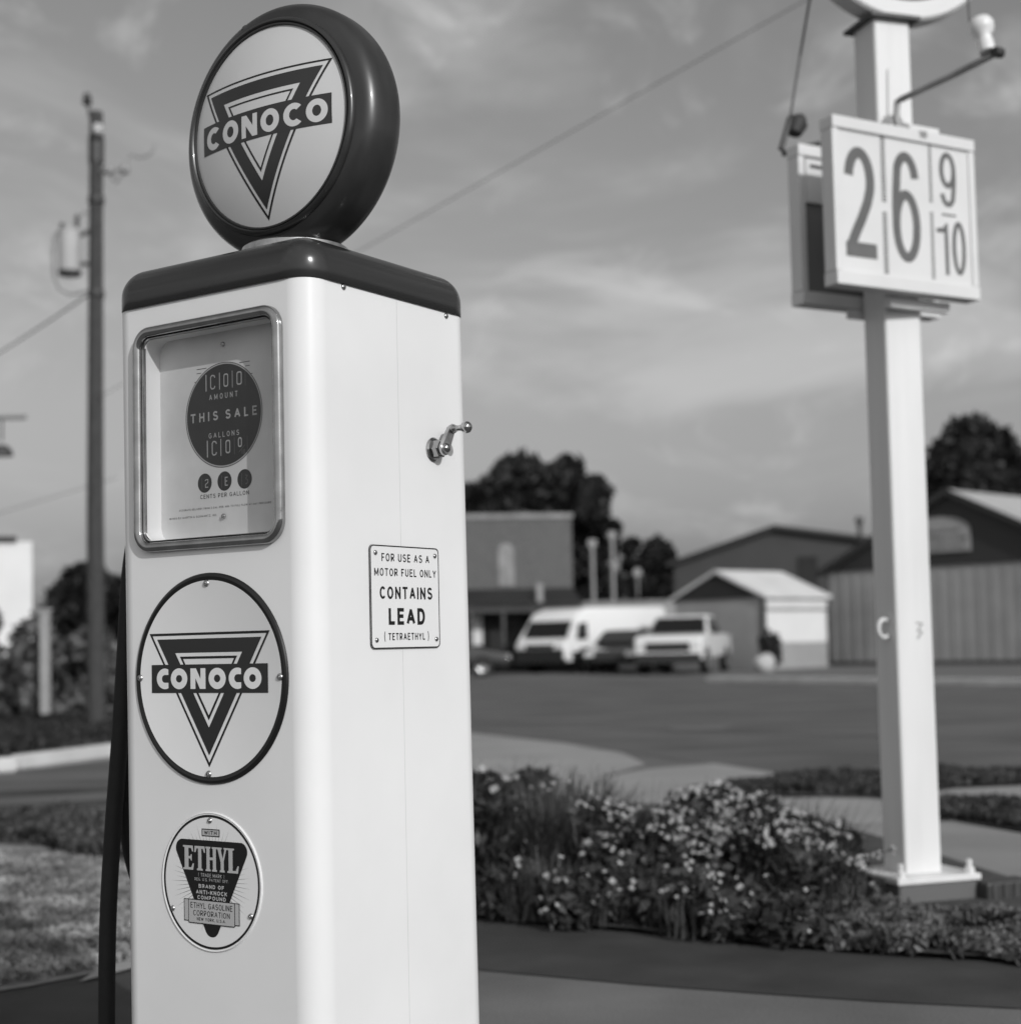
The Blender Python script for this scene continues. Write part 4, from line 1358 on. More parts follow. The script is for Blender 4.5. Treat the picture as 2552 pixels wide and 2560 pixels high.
part_box('footing', sp, 'lot', -.075, w_p + .125, -.075, w_p + .12, 0.0, FT, bevel=.01)
part_box('base_plate', sp, 'pole_white', -.085, w_p + .11, -.085, w_p + .10, FT + .001, FT + .024, bevel=.003)
ztop = SL(1690, 30)[1]
bm = bmesh.new()
lp = rrect(w_p / 2, w_p / 2, .012, 4, w_p / 2, w_p / 2)
a = [bm.verts.new((x, y, FT + .025)) for x, y in lp]; b = [bm.verts.new((x, y, ztop)) for x, y in lp]
bm.faces.new(a[::-1]); bm.faces.new(b)
for i in range(len(lp)): bm.faces.new((a[i], a[(i + 1) % len(lp)], b[(i + 1) % len(lp)], b[i]))
obj('post', bm, 'pole_white', sp, smooth=.5, wn=True)
for (x, y) in ((-.055, -.055), (w_p + .08, -.055), (w_p + .08, w_p + .07), (-.055, w_p + .07)):
    bm = bmesh.new(); lathe(bm, [(.001, .05), (.009, .05), (.011, .048), (.011, .022), (.02, .02), (.02, 0)], 'z', (x, y, FT + .024), 6); obj('bolt', bm, 'pole_white', sp)
part_box('collar', sp, 'iron', -.025, w_p + .03, -.03, w_p + .03, ztop - .018, ztop - .004)
# round head
RH = .46
q_ = SL(1704, 38, -.0)
hcx, hzc = q_[0] + .0, q_[1] + RH
bm = bmesh.new()
lathe(bm, [(.001, -.01), (RH - .01, -.01), (RH, .0), (RH, .085), (RH - .01, .095), (.001, .095)], 'y', (hcx, 0, hzc), 96)
hd = obj('round_sign_head', bm, 'sign_white', sp, smooth=.6)
bm = bmesh.new(); lathe(bm, [(.001, -.013), (RH - .075, -.013), (RH - .075, -.011)], 'y', (hcx, 0, hzc), 72); obj('face_disc', bm, 'sign_dark', hd)
zC = at(1666, 1186, 5.9).z
bm = bmesh.new()
tube(bm, [(-.020 + .024 * math.cos(math.radians(t_)), .055, zC + .034 * math.sin(math.radians(t_))) for t_ in range(50, 311, 13)], .0085, 12)
obj('hook', bm, 'porcelain', sp, smooth=PI)
bm = bmesh.new()
P = Print()
P.add(ribbon([(-.012, .03), (.014, .026), (-.006, .0), (.012, -.006), (-.01, -.03)], .006), 0, 0)
zC2 = SL(1733, 1190)
add_print(bm, P, lambda x, y, l: (zC2[0] + x, -.0015, zC2[1] + y))
obj('scuff_mark', bm, 'coping', sp)

# price boards, one on each side of the post
PHB = math.radians(61)
vb = Vector((math.sin(PHB), math.cos(PHB), 0)); nb_ = Vector((math.cos(PHB), -math.sin(PHB), 0))
OFF = .12
loc0 = Vector((pc.x, pc.y, 0)) + vx * (w_p / 2) - nx * (w_p / 2) - vb * (w_p / 2) + nb_ * (w_p / 2)    # same axis as the post, turned a little
rzb = math.atan2(vb.y, vb.x)
SL = lambda px, py, off=0.0, vx=vb, nx=nb_: (lambda d: (lambda P: ((P - loc0).dot(vx), P.z))(Vector((0, 0, EYE)) + d * (((loc0 + nx * off).dot(nx)) / d.dot(nx))))(ray(px, py))
TL, TR, BR, BL = SL(1565, 222, OFF), SL(1834, 264, OFF), SL(1842, 562, OFF), SL(1577, 537, OFF)
x0 = (TL[0] + BL[0]) / 2; x1 = (TR[0] + BR[0]) / 2; z1_ = (TL[1] + TR[1]) / 2 - .022; z0_ = (BL[1] + BR[1]) / 2 + .046; x0 += .012; x1 -= .010
X0, X1 = x0, x1
print('price board', x0, x1, z0_, z1_, TL, TR, BR, BL)


def price_board(front):
    x0, x1 = (X0, X1) if front else (X0 + .10, X1 + .10)
    t = thing('price_board', 'white price board reading 26 and nine tenths on the lit side of the post' if front else 'far price board seen from its shaded back, left of the numbered one', 'price sign', (loc0.x, loc0.y, 0), rzb)
    if front: ya, yb = -OFF, -OFF + .05
    else: ya, yb = w_p + .035, w_p + .085
    bm = bmesh.new()
    box(bm, x0, x1, ya, yb, z0_, z1_, bevel=.004)
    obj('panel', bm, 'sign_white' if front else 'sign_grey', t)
    bm = bmesh.new()                                        # rail frame
    for (a, b, c_, d) in ((x0 - .012, x1 + .012, z1_ - .02, z1_ + .025), (x0 - .012, x1 + .012, z0_ - .05, z0_ + .0)):
        box(bm, a, b, ya - .012, yb + .012, c_, d, bevel=.003)
    for (a, b) in ((x0 - .012, x0 + .018), (x1 - .018, x1 + .012)):
        box(bm, a, b, ya - .008, yb + .008, z0_ + .001, z1_ - .021, bevel=.003)
    obj('frame', bm, 'sign_white', t)
    part_box('mount_bracket', t, 'pole_white', -.05, w_p + .09, yb + .013 if front else w_p + .022, -.022 if front else ya - .001, z0_ - .09, z0_ - .055)
    part_box('mount_bracket', t, 'pole_white', -.04, w_p + .07, yb + .013 if front else w_p + .022, -.022 if front else ya - .001, z1_ + .03, z1_ + .075)
    return t, ya


pb, ya = price_board(True)
P = Print()
S7 = lambda a, b: SL((1900 + a / 2.273) / KD, (b / 2.273) / KD, OFF)


def digit(s, xa, xb, yt, yb_, mi, bold=0.0):
    a = S7(xa, (yt + yb_) / 2); b = S7(xb, (yt + yb_) / 2)
    m_ = (xa + xb) / 2
    P.text(s, a[0], b[0], S7(m_, yb_)[1], S7(m_, yt)[1], mi, 0, bold)


def arc_(cx, cy, rx, ry, a0, a1, n=18):
    return [(cx + rx * math.cos(math.radians(a0 + (a1 - a0) * k / n)), cy + ry * math.sin(math.radians(a0 + (a1 - a0) * k / n))) for k in range(n + 1)]


def numeral(kind, xa, xb, yt, yb_, st):
    a = S7(xa, (yt + yb_) / 2)[0]; b = S7(xb, (yt + yb_) / 2)[0]
    m_ = (xa + xb) / 2
    zb, zt_ = S7(m_, yb_)[1], S7(m_, yt)[1]
    h = st / 2
    X = lambda u: a + h + u * (b - a - st); Z = lambda v: zb + h + v * (zt_ - zb - st)
    mp = lambda pts: [(X(u), Z(v)) for u, v in pts]
    if kind == '2':
        P.add(ribbon(mp(arc_(.5, .72, .5, .28, 172, -20) + [(.84, .50), (.55, .33), (.25, .18), (.08, .08), (.0, .03)]), st * .95), 0, 0)
        P.add([(a, zb), (b, zb), (b, zb + st * 1.25), (a, zb + st * 1.25)], 0, 1)
    elif kind in '69':
        f = (lambda q: q) if kind == '6' else (lambda q: [(1 - u, 1 - v) for u, v in q])
        P.add(ribbon(mp(f(arc_(.5, .31, .5, .31, 0, 340, 30))), st, closed=True), 0, 0)
        P.add(ribbon(mp(f(arc_(.52, .76, .46, .24, 8, 150) + [(.04, .66), (0, .48), (0, .30)])), st), 0, 1)
    elif kind == '0':
        P.add(ribbon(mp(arc_(.5, .5, .5, .5, 0, 345, 36)), st, closed=True), 0, 0)
    else:
        x_ = b - st
        P.add([(x_, zb), (b, zb), (b, zt_), (x_ + st * .35, zt_), (x_ - st * .2, zt_ - st * .9), (a, zt_ - st * 1.3), (a, zt_ - st * 2.1), (x_, zt_ - st * 2.0)], 0, 0)


numeral('2', 478, 652, 835, 1462, .044)
numeral('6', 748, 905, 865, 1490, .037)
numeral('9', 1016, 1108, 868, 1178, .021)
numeral('1', 1003, 1068, 1268, 1560, .018)
numeral('0', 1090, 1166, 1262, 1565, .019)
ln0, ln1 = S7(1030, 1218), S7(1110, 1228)
P.add([(ln0[0], ln0[1] - .004), (ln1[0], ln1[1] - .004), (ln1[0], ln1[1] + .003), (ln0[0], ln0[1] + .003)], 1, 0)
add = []
for (xa, ya_, yb_, w_) in ((690, 785, 1550, .022), (958, 825, 1580, .016)):
    for k in range(46):
        y = ya_ + (yb_ - ya_) * k / 45
        if 1150 < y < 1195: continue
        q = S7(xa + (y - ya_) * .035, y)
        P.add([(q[0] - w_ / 2, q[1] - .003), (q[0] + w_ / 2, q[1] - .003), (q[0] + w_ / 2, q[1] + .003), (q[0] - w_ / 2, q[1] + .003)], 1, 0)
bm = bmesh.new()
add_print(bm, P, lambda x, y, l: (x, ya - .001 - l * .0003, y))
obj('numerals', bm, ['numeral_grey', 'slate_wall'], pb)
pf, ya2 = price_board(False)
part_box('header_strip', pf, 'sign_white', x0 + .12, x1 + .08, ya2 - .012, ya2 - .001, z1_ - .20, z1_ - .03)
part_box('header_slot', pf, 'sign_dark', x0 + .14, x1 + .06, ya2 - .0135, ya2 - .0125, z1_ - .065, z1_ - .052)

# lamp brackets that light the boards
br = thing('sign_lamp', 'white floodlight on a long bent arm reaching right over the price board', 'lamp', (loc0.x, loc0.y, 0), rzb)
Lq = lambda px, py, off: (lambda s: Vector((s[0], -off, s[1])))(SL(px, py, off))
bm = bmesh.new()
tube(bm, [Lq(1697, 262, .12), Lq(1690, 225, .10), Lq(1692, 192, .10), Lq(1700, 187, .12), Lq(1790, 145, .32), Lq(1882, 99, .50)], .012, 10)
obj('arm', bm, 'metal_grey', br, smooth=.8)
bm = bmesh.new()
e = Lq(1882, 99, .50); lathe(bm, [(.001, -.02), (.018, -.018), (.02, 0), (.018, .018), (.001, .02)], 'x', e, 12)
obj('end_cap', bm, 'sign_dark', br, smooth=.8)
bm = bmesh.new()
l0, l1 = Lq(1862, 98, .47), Lq(1847, 38, .44)
dd = l1 - l0
tube(bm, [l0, l0 + dd * .25, l0 + dd * .5, l0 + dd * .62, l0 + dd * .85, l0 + dd * 1.0], [.028, .03, .026, .042, .046, .036], 20)
obj('lamp_bulb', bm, 'lamp_white', br, smooth=1.2)
bm = bmesh.new(); tube(bm, [l0 + dd * .9 + Vector((-.02, .03, 0)), Lq(1822, -40, .4)], .004, 8); obj('cord', bm, 'iron', br)

bl_ = thing('sign_lamp', 'dark lamp bracket hooked out behind the far price board', 'lamp', (loc0.x, loc0.y, 0), rzb)
Lr = lambda px, py: Lq(px, py, -w_p - .16)
bm = bmesh.new()
tube(bm, [Lr(1545, 272), Lr(1510, 280), Lr(1478, 290), Lr(1473, 282), Lr(1490, 222)], .012, 10)
obj('arm', bm, 'iron', bl_, smooth=.8)
bm = bmesh.new(); tube(bm, [Lr(1497, 252), Lr(1503, 232), Lr(1512, 222)], [.03, .045, .02], 14); obj('lamp_socket', bm, 'sign_dark', bl_, smooth=.8)
bm = bmesh.new(); tube(bm, [Lr(1490, 224), Lr(1508, 110), Lr(1532, -30)], .005, 8); obj('cord', bm, 'iron', bl_)

# dark object lying right of the footing
c = gnd(1884, 1703)
t = thing('valve_box', 'small dark ribbed box on the ground right of the sign post footing', 'utility box', (c.x, c.y, .012), .4)
part_box('body', t, 'sign_dark', -.09, .12, -.05, .05, 0, .075, bevel=.012)
for k in range(4): part_box('rib', t, 'iron', -.07 + k * .05, -.055 + k * .05, -.056, -.0505, .008, .066)

# ================================================================ FUEL PUMP
PSI = 0.5934
Wd, Dp, RC = .4545, .455, .045
zt = EYE + .6035
uu = Vector((-math.cos(PSI), math.sin(PSI), 0)); vv = Vector((math.sin(PSI), math.cos(PSI), 0))
C0 = Vector((-.3251, 2.45, 0))
pctr = C0 + uu * (Wd / 2) + vv * (Dp / 2)
pump = thing('fuel_pump', 'tall vintage white fuel pump with dark cap and round globe', 'fuel pump', pctr, math.atan2(-uu.y, -uu.x))
FX, FY = Wd / 2, -Dp / 2          # right face x, front face y


def warp(v):
    k = (v.z - EYE) / .6
    if v.x < -.05: v.x -= .0047 * k
    if v.y > .05: v.y -= .0062 * k
    return v


# window geometry
wcx, wcz = FX - .2256, EYE + .367
OW, OH = .1545, .178              # half opening
bm = bmesh.new()
per = rrect(FX, Dp / 2, RC, 10)
levels = [0.004, .3, .7, 1.1, zt]
front_i = [i for i, (x, y) in enumerate(per) if abs(y + Dp / 2) < 1e-6]
rings = [[bm.verts.new((x, y, z)) for x, y in per] for z in levels]
n = len(per)
for r0, r1 in zip(rings, rings[1:]):
    for i in range(n):
        j = (i + 1) % n
        if abs(per[i][1] + Dp / 2) < 1e-6 and abs(per[j][1] + Dp / 2) < 1e-6: continue      # flat front is filled below
        bm.faces.new((r0[i], r0[j], r1[j], r1[i]))
# front with the dial opening
il = max(front_i, key=lambda i: per[i][0]); ir = min(front_i, key=lambda i: per[i][0])
col_r = [r[il] for r in rings]; col_l = [r[ir] for r in rings]
outer = col_l + col_r[::-1]
hole_pts = rrect(OW, OH, .028, 8, wcx, wcz)
hole = [bm.verts.new((x, FY, z)) for x, z in hole_pts]
ol = outer[::-1]
loops3 = [[Vector((v.co.x, v.co.z, 0)) for v in ol], [Vector((v.co.x, v.co.z, 0)) for v in hole]]
allv = ol + hole
for t_ in tessellate_polygon(loops3):
    try: bm.faces.new([allv[i] for i in t_])
    except ValueError: pass
bm.faces.new(rings[0][::-1]); bm.faces.new(rings[-1])
for v in bm.verts: warp(v.co)
obj('cabinet', bm, 'enamel', pump, smooth=.5, wn=True)
part_box('plinth', pump, 'concrete', -FX - .06, FX + .06, FY - .06, Dp / 2 + .06, 0.0, .0035)

# door panel seam on the right side
ys = FY + .2305
bm = bmesh.new()
box(bm, FX + .0001, FX + .0003, ys, ys + .0006, .03, zt - .004)
obj('panel_seam', bm, 'seam', pump)

# dial recess
bm = bmesh.new()
DD = .04
fr_ = [bm.verts.new((x, FY + .0005, z)) for x, z in rrect(OW - .001, OH - .001, .027, 8, wcx, wcz)]
bk = [bm.verts.new((x, FY + DD, z)) for x, z in rrect(OW - .001, OH - .001, .027, 8, wcx, wcz)]
for i in range(len(fr_)): bm.faces.new((fr_[i], fr_[(i + 1) % len(fr_)], bk[(i + 1) % len(fr_)], bk[i]))
obj('dial_recess', bm, 'dial_wall', pump, smooth=.6)

dcx = FX - .2259; dz0 = EYE + .37
P = Print()
P.add(rrect(OW, OH, .028, 8, wcx - dcx, wcz - dz0), 0, 0)
oy = .031
P.add([circ(.0903, 96, 0, oy), circ(.0891, 96, 0, oy)], 2, 1)
P.add([circ(.0891, 96, 0, oy), circ(.0868, 96, 0, oy)], 3, 1)
P.add([circ(.0868, 96, 0, oy)], 1, 1)


def dl(pts, w, mi, lay=2):
    for q in [ribbon(mm(pts), w / 1000)]: P.add(q, mi, lay)


# counter windows: dividers and figures
def fig0(x, y0, y1, w=11, mi=3):
    P.add([rrect(w / 2000, (y1 - y0) / 2000, .004, 4, x / 1000, (y0 + y1) / 2000), rrect(w / 2000 - .0021, (y1 - y0) / 2000 - .0024, .0026, 4, x / 1000, (y0 + y1) / 2000)], mi, 2)


def figC(x, y0, y1, w=10):
    dl([(x + w / 2, y1 - 4.5), (x + w / 2 - 1, y1 - 1.5), (x + w / 2 - 4, y1), (x - w / 2 + 2.5, y1), (x - w / 2, y1 - 3), (x - w / 2, y0 + 3), (x - w / 2 + 2.5, y0), (x + w / 2 - 4, y0), (x + w / 2 - 1, y0 + 1.5), (x + w / 2, y0 + 4.5)], 2.2, 3)


for (x, w_, m_) in ((-40, 2.4, 3), (-8, 1.8, 3), (22, 1.3, 3), (52, .8, 4)):
    dl([(x, 75), (x, 104)], w_, m_)
figC(-24, 78, 101); fig0(7, 78, 101); fig0(38, 78, 101, 12)
for (x, w_, m_) in ((-38.5, 2.4, 3), (-6.5, 1.8, 3), (25, 1.0, 4), (55, 1.0, 4)):
    dl([(x, -39), (x, -10)], w_, m_)
figC(-22, -36, -13); fig0(10, -36, -13); fig0(38, -28, -11, 9)
dl([(36, -36), (50, -25)], .8, 4, 3)
P.text('10', .042, .050, -.040, -.032, 4, 2, .12)
P.text('AMOUNT', -.033, .034, .0588, .0685, 3, 2, .15, .50)
P.text('THIS SALE', -.078, .078, .023, .0392, 3, 2, .19, .42)
P.text('GALLONS', -.035, .0365, -.007, .0022, 3, 2, .15, .42)
for (x, g_) in ((-46, '2'), (.8, 'E'), (47.5, '3')):
    cy_ = -.0825
    P.add(circ(.0165, 40, x / 1000, cy_), 1, 1)
    P.add([(x / 1000 - .0068, cy_ - .012), (x / 1000 - .006, cy_ - .012), (x / 1000 - .006, cy_ + .010), (x / 1000 - .0068, cy_ + .010)], 4, 2)
    if g_ == '2': P.add(ribbon(mm([(x + 1, -79), (x + 3, -77), (x + 8, -77), (x + 8, -82), (x + 2, -85), (x + 2, -90), (x + 8.5, -90)]), .0016), 3, 2)
    elif g_ == 'E':
        P.add(ribbon(mm([(x + 8, -76.5), (x + 2, -76.5), (x + 2, -90), (x + 8, -90)]), .0018), 3, 2)
        P.add(ribbon(mm([(x + 3, -83), (x + 7.2, -83)]), .0016), 3, 3)
    else: P.add(ribbon(mm([(x + 1.5, -76), (x + 7, -77), (x + 3, -82), (x + 7, -85), (x + 6.5, -90), (x + 2, -91)]), .0012), 4, 2)
P.text('CENTS PER GALLON', -.057, .057, -.1095, -.1022, 2, 1, .15)
P.text('ACCURATE DELIVERY FROM 2 GAL. PER. MIN. TO FULL FLOW AT ANY PRESSURE', -.109, .107, -.1277, -.1243, 5, 1, .17)
P.text('\u00a91950 BY MARTIN & SCHWARTZ, INC.', -.1325, -.0175, -.1407, -.1372, 5, 1, .17)
for k in range(4):
    y = .1155 - k * .0072
    xr = math.sqrt(max(0, .0925 ** 2 - (y - oy) ** 2)) if y - oy < .0925 else .012
    for s in (-1, 1):
        xa, xb = sorted((s * (xr + .001), s * .0625))
        if xb - xa > .004: P.add([(xa, y - .0005), (xb, y - .0005), (xb, y + .0006), (xa, y + .0006)], 2, 1)
bm = bmesh.new()
add_print(bm, P, lambda x, y, l: (dcx + x, FY + DD - .0015 - l * .0003, dz0 + y))
dial = obj('dial_plate', bm, ['dial_plate', 'dial_black', 'dial_ink', 'dial_text', 'dial_faint', 'dial_soft_ink'], pump)


def screw(parent, x, z, r=.0055, side='front', m='screw_metal', proud=0.0):
    bm = bmesh.new()
    prof = [(.001, -.62 * r), (r * .25, -.6 * r), (r * .3, -.45 * r), (r * .55, -.52 * r), (r * .9, -.28 * r), (r, 0), (r, .3 * r)]
    if side == 'front': lathe(bm, prof, 'y', (x, FY - proud, z), 16)
    else: lathe(bm, [(a_, -b_) for a_, b_ in prof], 'x', (FX + proud, x, z), 16)
    return obj('screw', bm, m, parent, smooth=1.0)


screw(dial, dcx + .0016, dz0 + .1516, .0042, proud=-DD + .004)
screw(dial, dcx - .001, dz0 - .1423, .0045, proud=-DD + .004, m='chrome')

# glass pane and chrome frame
gv = [(x, FY + .003, z) for x, z in rrect(OW - .0005, OH - .0005, .027, 6, wcx, wcz)]
gp_ = pyobj('window_glass', gv, [list(range(len(gv)))], 'glass', pump)
if gp_.data.polygons[0].normal.y > 0: gp_.data.flip_normals()      # outside of the pane faces the street
bm = bmesh.new()
prof = []
for k in range(11):                       # rounded moulding from outside edge to inner lip
    a_ = PI * k / 10
    prof.append((.0088 * math.cos(a_), .0115 * math.sin(a_) ** .5 + .0006))
prof = [(.0088, .0)] + prof + [(-.0098, .003), (-.0112, .004), (-.0122, .001), (-.0122, -.004)]
FWc, FHc = .1725 - .0088, .196 - .0088
rs = []
for (o_, d_) in prof:
    rs.append([bm.verts.new((x, FY - d_, z)) for x, z in rrect(FWc + o_, FHc + o_, .030 + o_, 10, wcx, wcz)])
for r0, r1 in zip(rs, rs[1:]):
    for i in range(len(r0)): bm.faces.new((r0[i], r0[(i + 1) % len(r0)], r1[(i + 1) % len(r0)], r1[i]))
dfm = obj('dial_frame', bm, 'chrome', pump, smooth=.9)
screw(dfm, wcx - .1635, wcz - .155, .0022, proud=.009, m='sign_dark')


# round emblem plate ------------------------------------------------
def disc_plate(name, cx_, cz_, R, ring, domeh=0.003, mats=('plate_white',)):
    bm = bmesh.new()
    prof = [(R, 0.0), (R, -domeh * .4), (R - .002, -domeh), (R - ring * .5, -domeh * 1.4), (R - ring, -domeh), (.001, -domeh)]
    # ring faces use slot 1
    segs = 128
    rr_ = lathe(bm, prof, 'y', (cx_, FY, cz_), segs)
    return bm, domeh


ecx, ecz = FX - .2259, EYE - .045
bm, dh = disc_plate('sign', ecx, ecz, .1757, .0125, .0035)
for f in bm.faces:
    r_ = math.hypot(f.calc_center_median().x - ecx, f.calc_center_median().z - ecz)
    f.material_index = 1 if r_ > .1757 - .0125 else 0
P = Print(); emblem(P, 2, 1, 0, False)
add_print(bm, P, lambda x, y, l: (ecx + x, FY - dh - .0001 - l * .0003, ecz + y))
es = obj('emblem_plate', bm, ['plate_white', 'print_black', 'print_dark'], pump, smooth=.25)
for (x, z) in ((-.0022, .1582), (-.1631, .0013), (.1601, .0012), (-.0016, -.1584)): screw(es, ecx + x, ecz + z, .006, proud=.004, m='dull_chrome')

# ethyl plate --------------------------------------------------------
tcx, tcz = FX - .2272, EYE - .3805
bm, dh = disc_plate('sign', tcx, tcz, .1145, .003, .002)
P = Print()
P.add([circ(.1100, 96), circ(.1060, 96)], 1, 1)
for k in range(64):
    a_ = 2 * PI * k / 64 + .03
    r1 = .100 if abs(math.cos(a_)) < .5 else .094
    r1 *= (.93 + .07 * math.sin(k * 2.4))
    if abs(math.sin(a_)) > .80 and math.sin(a_) < 0: r1 *= .86
    r0_ = .040
    P.add([(r0_ * math.cos(a_ - .017), r0_ * math.sin(a_ - .017)), (r1 * math.cos(a_), r1 * math.sin(a_)), (r0_ * math.cos(a_ + .017), r0_ * math.sin(a_ + .017))], 3, 1)
hull = [(x, y) for c_ in ((-.0652, .0525, .0152), (.0682, .0525, .0152), (.002, -.0735, .0165)) for x, y in circ(c_[2], 40, c_[0], c_[1])]
hi_ = convex_hull_2d(hull)
P.add([hull[i] for i in hi_], 1, 2)
# "WITH" tag
P.add([[(-.0195, .0743), (.0215, .0743), (.0215, .0868), (-.0195, .0868)]], 1, 2)
P.add([[(-.0178, .0759), (.0198, .0759), (.0198, .0852), (-.0178, .0852)]], 2, 3)
P.text('WITH', -.0135, .0155, .0775, .0838, 1, 4, .20)
# ETHYL in narrow slab-serif letters, unit box polygons
GL = {
    'E': [[(0, 0), (.92, 0), (1, .27), (.88, .27), (.75, .10), (.50, .10), (.50, .46), (.66, .46), (.72, .38), (.80, .38), (.80, .64), (.72, .64), (.66, .56), (.50, .56), (.50, .90), (.72, .90), (.84, .76), (.95, .76), (.90, 1), (0, 1), (0, .94), (.14, .91), (.14, .09), (0, .06)]],
    'T': [[(.22, 0), (.78, 0), (.78, .06), (.66, .09), (.66, .90), (.80, .90), (.90, .74), (1.02, .74), (.99, 1), (.01, 1), (-.02, .74), (.10, .74), (.20, .90), (.34, .90), (.34, .09), (.22, .06)]],
    'H': [[(0, 0), (.44, 0), (.44, .06), (.36, .09), (.36, .46), (.64, .46), (.64, .09), (.56, .06), (.56, 0), (1, 0), (1, .06), (.92, .09), (.92, .91), (1, .94), (1, 1), (.56, 1), (.56, .94), (.64, .91), (.64, .57), (.36, .57), (.36, .91), (.44, .94), (.44, 1), (0, 1), (0, .94), (.08, .91), (.08, .09), (0, .06)]],
    'Y': [[(.26, 0), (.76, 0), (.76, .06), (.67, .09), (.67, .44), (.92, .91), (1.04, .94), (1.04, 1), (.66, 1), (.66, .94), (.74, .91), (.56, .55), (.38, .91), (.46, .94), (.46, 1), (-.04, 1), (-.04, .94), (.06, .91), (.35, .40), (.35, .09), (.26, .06)]],
    'L': [[(0, 0), (.96, 0), (1.04, .30), (.92, .30), (.76, .10), (.48, .10), (.48, .91), (.62, .94), (.62, 1), (0, 1), (0, .94), (.12, .91), (.12, .09), (0, .06)]]}
for ch, (xa, xb) in zip('ETHYL', ((-63.5, -38), (-36.5, -12.5), (-11, 15), (15.5, 38), (38.5, 63.5))):
    P.add([mm([(xa + u_ * (xb - xa), 17.5 + v_ * 40) for u_, v_ in GL[ch][0]])], 2, 3)
P.text('( TRADE MARK )', -.028, .031, .0075, .0135, 4, 3, .14)
P.text('REG. U.S. PATENT OFF.', -.037, .041, .0005, .0055, 4, 3, .14)
P.text('BRAND OF', -.0278, .0305, -.0112, -.0046, 2, 3, .24, .18)
P.text('ANTI-KNOCK', -.034, .0375, -.0212, -.0142, 2, 3, .24, .18)
P.text('COMPOUND', -.031, .0345, -.0298, -.0232, 2, 3, .24, .18)
for s in (-1, 1):        # curled ends of the banner
    xi, xo = (s * .0515 + .002), (s * .0635 + .0015)
    P.add([[(min(xi, xo), -.067), (max(xi, xo), -.067), (max(xi, xo), -.0305), (min(xi, xo), -.0305)] if s < 0 else [(min(xi, xo), -.067), (max(xi, xo), -.067), (max(xi, xo), -.0305), (min(xi, xo), -.0305)]], 1, 4)
    a1, b1 = sorted((xi + s * .0002, xo - s * .0013))
    P.add([[(a1, -.0656), (b1, -.0656), (b1, -.0318), (a1, -.0318)]], 2, 5)
P.add([rrect(.0535, .0198, .003, 5, .0018, -.0500)], 1, 6)
P.add([rrect(.0521, .0184, .002, 5, .0018, -.0500)], 2, 7)
P.text('ETHYL GASOLINE', -.046, .0500, -.0448, -.0352, 1, 8, .13, .16)
P.text('CORPORATION', -.040, .0438, -.0570, -.0478, 1, 8, .13, .16)
P.text('NEW YORK, U.S.A.', -.0315, .0345, -.0646, -.0593, 1, 8, .17, .2)
add_print(bm, P, lambda x, y, l: (tcx + x, FY - dh - .0001 - l * .0002, tcz + y))
et = obj('grade_plate', bm, ['plate_white', 'print_black', 'print_mid', 'print_ray', 'dial_text'], pump, smooth=.25)
for (x, z) in ((-.0005, .1007), (-.0894, -.0491), (.0894, -.0491)): screw(et, tcx + x, tcz + z, .0048, proud=.0025, m='dull_chrome')

# warning plate on the right side -------------------------------------
lcy, lcz = FY + .2385, EYE + .0845
bm = bmesh.new()
lpz = rrect(.0953, .0877, .009, 6)
a = [bm.verts.new((FX + .0008, lcy + x, lcz + y)) for x, y in lpz]; b = [bm.verts.new((FX + .0028, lcy + x * .997, lcz + y * .997)) for x, y in lpz]
f_ = bm.faces.new(b); f_.material_index = 0
for i in range(len(lpz)):
    q = bm.faces.new((a[i], a[(i + 1) % len(lpz)], b[(i + 1) % len(lpz)], b[i])); q.material_index = 1
P = Print()
P.add([rrect(.0948, .0872, .0087, 6), rrect(.0928, .0852, .0075, 6)], 1, 1)
P.text('FOR USE AS A', -.0645, .0675, .060, .0738, 1, 1, .155)
P.text('MOTOR FUEL ONLY', -.0843, .0865, .0352, .0485, 1, 1, .155)
P.text('CONTAINS', -.0708, .0745, -.0035, .0178, 1, 1, .185)
P.text('LEAD', -.0481, .0525, -.0472, -.0185, 1, 1, .215, .18)
P.text('(', -.0605, -.0555, -.0745, -.0593, 1, 1, .10)
P.text('TETRAETHYL', -.0495, .0515, -.0732, -.0610, 1, 1, .16)
P.text(')', .0570, .0625, -.0745, -.0593, 1, 1, .10)
add_print(bm, P, lambda x, y, l: (FX + .0029 + l * .0003, lcy + x, lcz + y))
ls = obj('warning_plate', bm, ['plate_white', 'print_black'], pump)
for (x, z) in ((-.081, .0738), (.0835, .0735), (-.081, -.0727), (.084, -.0725)): screw(ls, lcy + x, lcz + z, .0042, 'right', proud=.0035)
screw(pump, FY + .0907, EYE + .5966, .0055, 'right')
screw(pump, FY + .3744, EYE + .5947, .0055, 'right')

# crank ----------------------------------------------------------------
hy, hzz = FY + .3275, EYE + .3475
bm = bmesh.new()
lathe(bm, [(.001, 0), (.0205, 0), (.0215, .003), (.019, .006), (.001, .006)], 'x', (FX, hy, hzz), 32)
ck = obj('crank', bm, 'chrome', pump, smooth=.6)
bm = bmesh.new(); lathe(bm, [(.0165, .006), (.0165, .018), (.0145, .020), (.001, .020)], 'x', (FX, hy, hzz), 6); obj('hex_nut', bm, 'chrome', ck)
ey, ez = FY + .3490, EYE + .3840
bm = bmesh.new()
d_ = Vector((0, ey - hy, ez - hzz)); Ld = d_.length; dn = d_.normalized(); pn = Vector((0, -dn.z, dn.y))
out = []
for k in range(13): a_ = PI / 2 + PI * k / 12; out.append(Vector((0, hy, hzz)) + .0125 * (math.cos(a_) * dn + math.sin(a_) * pn))
for k in range(9): a_ = -PI / 2 + PI * k / 8; out.append(Vector((0, ey, ez)) + .0075 * (math.cos(a_) * dn + math.sin(a_) * pn))
